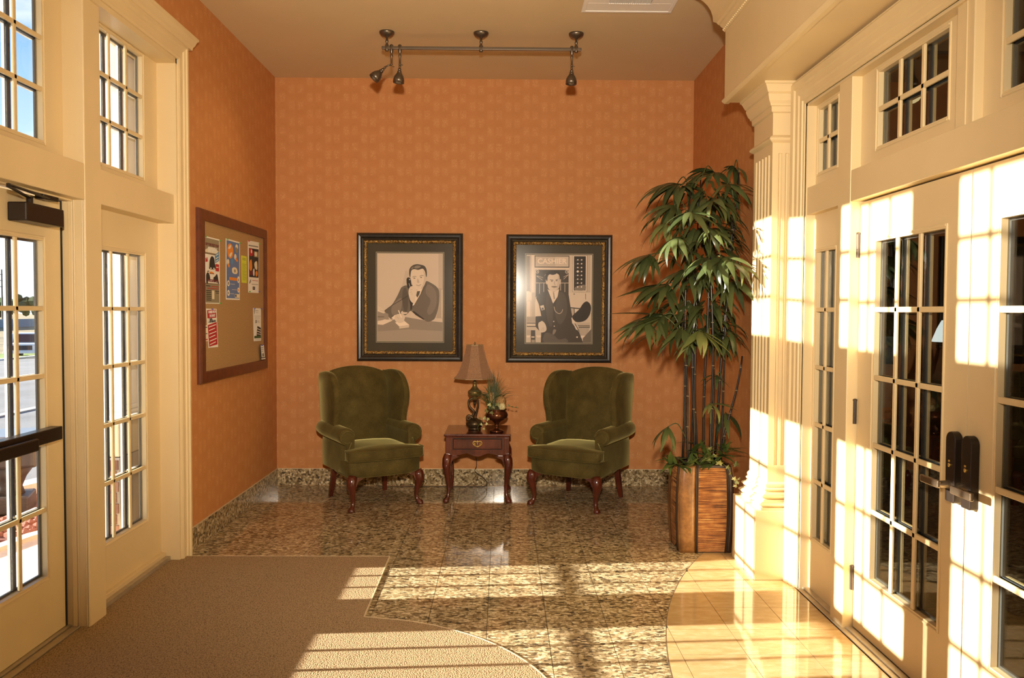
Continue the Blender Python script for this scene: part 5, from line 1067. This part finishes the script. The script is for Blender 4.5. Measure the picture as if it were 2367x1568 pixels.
FRONDS = (
    ((1.205, 5.70, 2.485), 188, 11, 0.30, 80, 0.15, 0, 2), ((1.235, 5.66, 2.465), -50, 8, 0.22, 95, 0.25, 0, 2),
    ((1.48, 5.78, 2.580), 200, 10, 0.32, 85, 0.35, 0, 2), ((1.60, 5.70, 2.60), -30, 8, 0.24, 105, 0.25, 0, 2), ((1.49, 5.46, 2.450), -75, 11, 0.25, 125, 0.00, 0, 2),
    ((1.150, 5.52, 2.315), 205, 11, 0.25, 105, 0.05, 0, 2), ((1.180, 5.17, 2.225), -105, 12, 0.24, 130, 0.10, 0, 2), ((1.075, 5.44, 2.185), 225, 9, 0.22, 95, -0.25, 1, 2),
    ((1.076, 5.11, 2.062), -100, 10, 0.24, 120, -0.15, 0, 2), ((1.310, 5.21, 2.130), -60, 9, 0.22, 120, -0.10, 0, 2), ((1.270, 5.14, 1.940), -105, 10, 0.24, 120, -0.05, 0, 2),
    ((1.365, 5.11, 1.940), -70, 13, 0.28, 125, 0.0, 0, 2), ((1.490, 5.12, 1.890), -40, 8, 0.20, 60, 0.0, 1, 2), ((0.990, 5.55, 1.985), 205, 11, 0.26, 100, -0.05, 0, 2),
    ((1.119, 5.58, 1.785), 200, 12, 0.32, 90, 0.10, 0, 1), ((1.075, 5.48, 1.575), 192, 12, 0.36, 80, 0.18, 0, 1), ((0.960, 5.46, 1.545), 220, 9, 0.27, 95, -0.10, 0, 1),
    ((1.278, 5.28, 1.475), -85, 13, 0.26, 130, -0.15, 1, 1), ((1.520, 5.42, 1.800), -65, 11, 0.28, 130, 0.0, 0, 2), ((1.545, 5.70, 2.180), -130, 10, 0.25, 115, -0.1, 0, 2),
    ((1.545, 5.74, 1.460), -120, 10, 0.26, 120, -0.1, 0, 2), ((1.380, 5.40, 0.990), -30, 7, 0.20, 120, 0.25, 1, 1), ((1.110, 5.45, 0.825), -120, 8, 0.20, 120, -0.30, 0, 2),
    ((1.450, 5.50, 1.170), -140, 5, 0.17, 100, 0.10, 0, 1), ((1.267, 5.64, 1.670), 230, 10, 0.27, 115, -0.10, 0, 2), ((1.530, 5.80, 2.40), -100, 9, 0.24, 120, 0.0, 0, 2),
    ((1.231, 5.54, 1.880), -120, 10, 0.27, 130, -0.05, 0, 2), ((1.155, 5.34, 1.490), -110, 9, 0.25, 110, -0.2, 0, 1), ((1.540, 5.60, 0.90), -70, 7, 0.22, 120, -0.1, 0, 2), ((1.36, 5.30, 2.32), -100, 9, 0.24, 130, 0.0, 0, 2))
for hub, az, n, ln, sp, el, pale, dr_ in FRONDS: frond(hub, D(az), n, ln, D(sp), el, 'palm_leaf_pale' if pale else 'palm_leaf', dr_)
# the crowded inner foliage, past what can be picked apart
mm = MB(); rb = random.Random(21); src = LEAF['palm_leaf'][2]
for k in range(330):
    z = rb.uniform(1.40, 2.5); a = rb.uniform(0, 2*PI); r = rb.uniform(0.02, 0.30); L = rb.uniform(0.16, 0.28)
    if r*math.cos(a) > 0.16: r *= 0.5
    mt_ = Matrix.Translation((r*math.cos(a)+0.03, r*math.sin(a)*0.8+0.08, z)) @ Matrix.Rotation(a+rb.uniform(-0.8, 0.8), 4, 'Z') @ Matrix.Rotation(rb.uniform(-0.4, 0.5), 4, 'Y') @ Matrix.Scale(L, 4)
    pts_ = [mt_ @ v.co for v in src.vertices]
    if max(p.x for p in pts_)+PX > 1.70: continue
    mm.add(pts_, [tuple(f.vertices) for f in src.polygons])
fm = mm.obj('inner_foliage', 'palm_leaf', pm, smooth=True); fm['kind'] = 'stuff'
# low filler plants and ivy round the rim
ff = MB().ball((0, 0, 0.545), 0.13, 12, 6, (1, 1, 0.3)).obj('filler_foliage', 'soil_moss', pm)
for cxx, cyy, n, zz in ((-0.19, -0.12, 8, 0.61), (-0.12, -0.165, 7, 0.60), (-0.05, -0.17, 7, 0.615), (0.05, -0.15, 6, 0.62), (0.11, -0.13, 8, 0.67), (-0.17, 0.02, 7, 0.61), (-0.07, -0.05, 6, 0.68), (0.02, -0.05, 6, 0.67), (0.16, -0.03, 7, 0.68), (0.17, 0.08, 6, 0.68), (-0.22, -0.07, 7, 0.60), (0.0, 0.06, 6, 0.70)):
    for k in range(n):
        a = rl.uniform(0, 2*PI) if k > 3 else D(-90)+rl.uniform(-1.4, 1.4); e_ = rl.uniform(0.0, 1.2); L = rl.uniform(0.12, 0.19)
        if cxx + PX + math.cos(a)*L > 1.68: a = PI - a
        o = place('filler_leaf', LEAF['filler_leaf'][rl.choice((0, 1, 1))], ff, (cxx, cyy, zz-0.03)); o.scale = (L, L*1.2, L)
        o.rotation_euler = (Matrix.Rotation(a, 3, 'Z') @ Matrix.Rotation(-e_, 3, 'Y')).to_euler()
for (x_, y_, z_, s_, pale) in ((0.0, -0.185, 0.615, .085, 0), (0.045, -0.18, 0.64, .07, 0), (0.075, -0.195, 0.595, .075, 1), (-0.03, -0.18, 0.61, .06, 0), (0.03, -0.12, 0.68, .06, 1), (0.13, -0.20, 0.57, .05, 0), (0.145, -0.215, 0.535, .045, 0), (0.165, -0.225, 0.50, .05, 1), (0.185, -0.225, 0.475, .05, 1), (0.170, -0.235, 0.455, .045, 1), (0.20, -0.22, 0.50, .04, 1), (0.20, -0.16, 0.58, .07, 0), (-0.12, -0.18, 0.61, .05, 0)):
    o = place('ivy_leaf', IVP if pale and s_ < .06 else IVM, ff, (x_, y_, z_), (PI/2+rl.uniform(-0.5, 0.3), rl.uniform(-0.5, 0.5), PI+rl.uniform(-0.6, 0.6))); o.scale = (s_, s_, s_)
MB().tube(catmull([(0.07, -0.15, 0.60), (0.12, -0.19, 0.585), (0.15, -0.21, 0.53), (0.175, -0.22, 0.47)], 4, False), 0.002, 5).obj('ivy_vine', 'palm_leaf', ff)

# ------------------------------------------------------------------ lobby beyond the right-hand doors
LX0, LX1, LY0, LY1, LZ = 1.915, 7.4, -1.2, 10.2, 3.62
struct(MB().box(1.90, LX1, LY0, LY1, -0.2, -0.004).obj('floor_lobby', 'lobby_floor'))
struct(MB().box(1.90, LX1, LY0, LY1, LZ, LZ+0.1).obj('ceiling_lobby', 'lobby_ceiling'))
m = MB().box(1.90, LX1+0.1, LY1, LY1+0.1, -0.1, LZ).box(LX1, LX1+0.1, LY0, LY1, -0.1, LZ).box(1.90, LX1, LY0-0.1, LY0, -0.1, LZ).box(1.914, 1.96, 7.6, LY1, -0.1, LZ)
lw = m.obj('wall_lobby', 'lobby_wall'); struct(lw)
for i in range(7): MB().box(2.0+i*0.76, 2.0+i*0.76+0.72, LY1-0.03, LY1+0.01, 0.12, 1.15).obj('wainscot_panel', 'lobby_wood', lw, bevel=0.01)
for i in range(13): MB().box(LX1-0.03, LX1+0.01, -1.0+i*0.85, -1.0+i*0.85+0.80, 0.12, 1.15).obj('wainscot_panel', 'lobby_wood', lw, bevel=0.01)
MB().box(2.0, LX1, LY1-0.05, LY1, 1.15, 1.20).box(LX1-0.05, LX1, LY0, LY1-0.05, 1.15, 1.20).obj('dado_rail', 'lobby_wood', lw)
# reception desk, lamp, sign, bowl light
dk = empty('reception_desk', (3.55, 6.0, 0)); tag(dk, 'dark wooden reception desk seen through the lobby doors', 'desk')
MB().box(-0.55, 0.55, -0.35, 0.95, 1.045, 1.085).obj('desk_top', 'lobby_wood', dk, bevel=0.006)
MB().box(-0.48, 0.48, -0.28, 0.88, 0.0, 1.045).obj('desk_body', 'lobby_wood', dk)
for i in range(3): MB().box(-0.50, -0.47, -0.22+i*0.37, 0.09+i*0.37, 0.15, 0.95).obj('desk_panel', 'lobby_wood', dk, bevel=0.008)
ll = empty('table_lamp', (3.24, 5.86, 1.0851)); tag(ll, 'white-shaded table lamp with pale teal base on the lobby reception desk', 'lamp')
MB().lathe([(0.055, 0), (0.058, 0.012), (0.040, 0.03), (0.034, 0.10), (0.045, 0.17), (0.028, 0.215), (0.014, 0.25), (0.012, 0.31)], 16).obj('lamp_base', 'teal_glass', ll, smooth=True)
MB().lathe([(0.135, 0.305), (0.10, 0.40), (0.070, 0.46), (0.068, 0.46), (0.098, 0.40), (0.132, 0.307)], 24).obj('lamp_shade', 'lobby_shade_glow', ll, smooth=True)
MB().lathe([(0.006, 0.45), (0.012, 0.49), (0.016, 0.52), (0.002, 0.545)], 10).obj('finial', 'lobby_white', ll, smooth=True)
sg = empty('sign_stand', (2.72, 6.02, 0)); sg.rotation_euler = (0, 0, 0.5); tag(sg, 'grey poster stand with orange band inside the lobby', 'sign')
MB().box(-0.24, 0.24, -0.012, 0.012, 0.78, 1.42).obj('poster_board', 'grey_print', sg)
MB().box(-0.235, 0.235, -0.0135, -0.0118, 0.80, 0.885).obj('orange_band', 'orange_print', sg)
text('S', 0.075, sg, (-0.13, -0.0135, 1.03), 'dark_print', (PI/2, 0, 0)); text('NAL', 0.075, sg, (-0.12, -0.0135, 0.96), 'dark_print', (PI/2, 0, 0))
for x_ in (-0.2, 0.2): MB().tube([(x_, 0.014, 0.0), (x_, 0.014, 1.3)], 0.012, 8).obj('stand_leg', 'bronze_dark', sg)
MB().box(-0.25, 0.25, -0.12, 0.14, 0.0, 0.02).obj('stand_foot', 'bronze_dark', sg)
bw = empty('pendant_light', (3.22, 6.50, LZ)); tag(bw, 'small glowing cream pendant light in the lobby', 'lamp')
MB().lathe([(0.01, -0.365), (0.035, -0.36), (0.060, -0.345), (0.072, -0.325), (0.070, -0.318), (0.02, -0.305)], 24).obj('glass_bowl', 'bowl_glow', bw, smooth=True)
MB().tube([(0, 0, -0.31), (0, 0, -0.02)], 0.005, 8).obj('hanging_rod', 'bronze_dark', bw)
MB().lathe([(0.05, -0.025), (0.055, 0.0)], 20).obj('ceiling_rose', 'bronze_dark', bw)

# ------------------------------------------------------------------ outside the entrance
def slab(name, poly, z0, z1, mat): return struct(MB().prism(poly, lambda a, c: (a, c, z0), lambda a, c: (a, c, z1)).obj(name, mat))
slab('sidewalk', [(-2.30, -8), (-2.30, 7.9), (-3.30, 5.8), (-3.55, 4.5), (-3.55, -8)], -0.3, -0.03, 'concrete')
# kerb round the planting bed
kb = [(-3.55, 4.5), (-3.30, 5.75), (-2.75, 6.9), (-2.35, 7.6)]
kb_out = [(-3.63, 4.48), (-3.38, 5.80), (-2.83, 6.98), (-2.43, 7.68)]
struct(MB().prism(kb + kb_out[::-1], lambda a, c: (a, c, -0.3), lambda a, c: (a, c, 0.0)).obj('kerb', 'concrete'))
slab('planting_bed', [(-3.63, 3.4), (-3.63, 4.48), (-3.38, 5.80), (-2.83, 6.98), (-2.43, 7.68), (-3.4, 9.2), (-4.6, 7.9), (-4.25, 6.6), (-4.15, 5.0)], -0.3, -0.06, 'lava_rock')
m = MB(); rr = random.Random(3)
for i in range(900):
    t = rr.random(); s_ = rr.random()
    yy = 4.2 + 4.0*t; xo = -3.66 + 0.07*(yy-4.5) + (0.25*(yy-5.7) if yy > 5.7 else 0); xi = -4.12 - 0.05*(yy-5)
    xx = xi + (xo-xi)*s_ ; r = rr.uniform(0.022, 0.05)
    if math.hypot(xx+4.02, yy-6.66) < 0.33: continue
    m.ball((xx, yy, -0.06+r*0.3), r, 5, 3, (rr.uniform(.7, 1.3), rr.uniform(.7, 1.3), rr.uniform(.6, 1)))
rk = m.obj('lava_rocks', 'lava_rock'); tag(rk, 'bed of reddish-brown lava rocks outside the entrance door', 'rocks', kind='stuff')
arc2 = [(-4.25, 4.8), (-4.32, 6.2), (-4.25, 7.0), (-4.05, 7.75), (-3.6, 8.6), (-2.9, 9.6)]
struct(MB().prism([(a, c) for a, c in arc2] + [(a-0.17, c+0.04) for a, c in arc2][::-1], lambda a, c: (a, c, -0.3), lambda a, c: (a, c, 0.04)).obj('kerb_outer', 'outdoor_white'))
# street falling away, verge, field, blue wall
m = MB(); m.add([(-3.9, -40, -0.16), (-3.9, 90, -0.16), (-14, 90, -0.55), (-14, -40, -0.55), (-31, 110, -1.62), (-31, -60, -1.62)], [(0, 3, 2, 1), (3, 5, 4, 2)])
struct(m.obj('street', 'street_grey'))
struct(MB().add([(-31, -60, -1.55), (-31, 120, -1.55), (-34, 120, -1.50), (-34, -60, -1.50)], [(0, 3, 2, 1)]).obj('grass_verge', 'roadside_grass'))
struct(MB().add([(-34, -60, -1.50), (-34, 140, -1.50), (-60, 160, -0.4), (-60, -60, -0.4), (-140, 220, 0.4), (-140, -60, 0.4)], [(0, 3, 2, 1), (3, 5, 4, 2)]).obj('field', 'dry_field'))
struct(MB().box(-30.9, -30.5, -60, 120, -1.8, -1.50).obj('street_kerb', 'outdoor_white'))
fw = MB().box(-56.3, -56.0, 60, 130, -0.8, 0.35).obj('boundary_wall', 'blue_wall'); tag(fw, 'long blue-grey boundary wall far across the street', 'wall')
fw['kind'] = 'structure'
# parking-lot stripe shadows on the street come from this second kerb line
struct(MB().box(-9.2, -9.0, -10, 60, -0.5, -0.33).obj('kerb_island', 'concrete'))
# pickup
pk = empty('pickup_truck', (-30.8+0.2, 53.2, -1.60), 0.35); tag(pk, 'white pickup truck parked across the street', 'truck')
MB().box(-0.95, 0.95, -2.7, 2.7, 0.45, 1.0).obj('body', 'truck_white', pk, bevel=0.08, seg=3)
MB().prism([(-1.3, 1.0), (-0.8, 1.62), (0.9, 1.62), (1.15, 1.0)], lambda a, z: (-0.85, a, z), lambda a, z: (0.85, a, z)).obj('cab', 'truck_white', pk, bevel=0.05)
MB().prism([(-1.24, 1.04), (-0.86, 1.55), (-0.84, 1.55), (-1.20, 1.04)], lambda a, z: (-0.72, a-0.03, z), lambda a, z: (0.72, a-0.03, z)).obj('windscreen', 'truck_dark', pk)
for s_ in (-1, 1): MB().box(s_*0.855, s_*0.865, -0.75, 0.85, 1.08, 1.5).obj('side_window', 'truck_dark', pk)
MB().box(-0.6, 0.6, -2.73, -2.68, 0.62, 0.9).obj('grille', 'truck_dark', pk)
MB().box(-0.95, 0.95, -2.82, -2.66, 0.42, 0.56).obj('bumper', 'truck_white', pk, bevel=0.02)
for sx_ in (-1, 1):
    for sy_ in (-1.75, 1.75): MB().lathe([(0.38, -0.12), (0.38, 0.12)], 16).obj('wheel', 'tyre', pk, loc=(sx_*0.85, sy_, 0.38), rot=(0, PI/2, 0))
    MB().box(sx_*0.78-0.12, sx_*0.78+0.12, -2.735, -2.69, 0.7, 0.86).obj('headlight', 'outdoor_white', pk)
# far trees, pole, shed
def tree(x_, y_, z_, h, w_, mat, label, seed):
    r_ = random.Random(seed); t = empty('tree', (x_, y_, z_)); tag(t, label, 'tree', 'trees behind the boundary wall')
    MB().tube([(0, 0, 0), (0.05, 0, h*0.3), (0, 0.05, h*0.6)], [h*0.05, h*0.035, h*0.02], 6).obj('trunk', 'pole_wood', t)
    m = MB()
    for i in range(26):
        a = r_.uniform(0, 2*PI); q = r_.random()**0.5*w_; zz = h*(0.35+0.6*r_.random()*(1-0.4*q/w_)); m.ball((math.cos(a)*q, math.sin(a)*q, zz), r_.uniform(0.12, 0.24)*h, 6, 4)
    m.obj('crown', mat, t)
tree(-60.0, 101, -0.2, 3.6, 3.0, 'tree_green', 'round dark green tree above the far boundary wall', 1)
tree(-66.5, 106, -0.2, 2.6, 2.8, 'tree_brown', 'low brownish shrub-like tree behind the far boundary wall', 2)
tree(-59.5, 110.5, -0.2, 2.9, 2.2, 'tree_brown', 'greyish bare-looking tree right of the green tree across the street', 3)
tree(-67.0, 98.5, -0.2, 2.4, 2.5, 'tree_green', 'low green tree beside the utility pole across the street', 4)
up = empty('utility_pole', (-57.0, 93.8, -0.3)); tag(up, 'thin wooden utility pole far across the street', 'pole')
MB().tube([(0, 0, 0), (0, 0, 6.3)], [0.10, 0.07], 8).obj('pole', 'pole_wood', up)
for z_ in (5.7, 5.0, 4.3): MB().box(-0.06, 0.06, -0.5, 0.5, z_, z_+0.06).obj('crossarm', 'pole_wood', up)
sh = empty('shed', (-73, 106, -0.3)); tag(sh, 'small pale shed behind the boundary wall across the street', 'shed')
MB().box(-2, 2, -1.6, 1.6, 0, 1.7).obj('shed_wall', 'outdoor_white', sh)
MB().prism([(-1.9, 1.7), (0, 2.7), (1.9, 1.7)], lambda a, z: (-2.2, a, z), lambda a, z: (2.2, a, z)).obj('shed_roof', 'blue_wall', sh)
# litter bin by the kerb
lb = empty('litter_bin', (-4.02, 6.66, -0.05)); tag(lb, 'brown pedestal litter bin with bluish tray top outside the door', 'bin')
lb.rotation_euler = (0, 0, 0.35)
MB().box(-0.17, 0.17, -0.17, 0.17, 0.0, 0.14).obj('bin_foot', 'bin_brown', lb, bevel=0.015)
MB().lathe([(0.12, 0.14), (0.10, 0.20), (0.13, 0.28), (0.20, 0.38)], 16).obj('bin_neck', 'bin_brown', lb, smooth=True)
MB().box(-0.24, 0.24, -0.24, 0.24, 0.38, 0.60).obj('bin_body', 'bin_brown', lb, bevel=0.02)
MB().box(-0.26, 0.26, -0.26, 0.26, 0.60, 0.64).obj('bin_tray', 'bin_top', lb, bevel=0.008)
# exterior pilaster on a brick base, beside the sidelight
cn = empty('porch_pilaster', (-2.38, 5.25, 0)); tag(cn, 'white porch pilaster on cream block and brick base outside the sidelight', 'column')
MB().box(-0.075, 0.073, -0.325, 0.30, -0.03, 0.70).obj('brick_core', 'mortar', cn)
bm = MB().box(-0.045, 0.045, -0.095, 0.095, -0.029, 0.029).mesh('brick', 'brick_red'); bs = MB().box(-0.072, 0.072, -0.045, 0.045, -0.029, 0.029).mesh('brick', 'brick_red')
for j in range(11):
    place('brick', bs, cn, (-0.004 - (0.012 if j % 2 else 0), -0.290, j*0.066-0.002))
    for i in range(3): place('brick', bm, cn, (-0.043, -0.10+0.2*i-(0.05 if j % 2 else 0), j*0.066-0.002))
MB().box(-0.080, 0.073, -0.325, 0.305, 0.705, 0.905).obj('stone_block', 'stone_cream', cn, bevel=0.008)
for z0, z1, p in ((0.905, 0.950, 0.022), (0.950, 0.975, 0.006), (0.975, 1.010, 0.015)): MB().box(-0.062-p, 0.073, -0.285-p, 0.28+p, z0, z1).obj('base_moulding', 'outdoor_white', cn, bevel=0.010, seg=3)
MB().box(-0.060, 0.073, -0.283, 0.28, 1.010, 3.9).obj('pilaster_shaft', 'outdoor_white', cn, bevel=0.006)
for x_ in (-0.03, 0.0, 0.03): MB().box(x_-0.004, x_+0.004, -0.287, -0.282, 1.12, 3.7).obj('flute_edge', 'outdoor_white', cn)
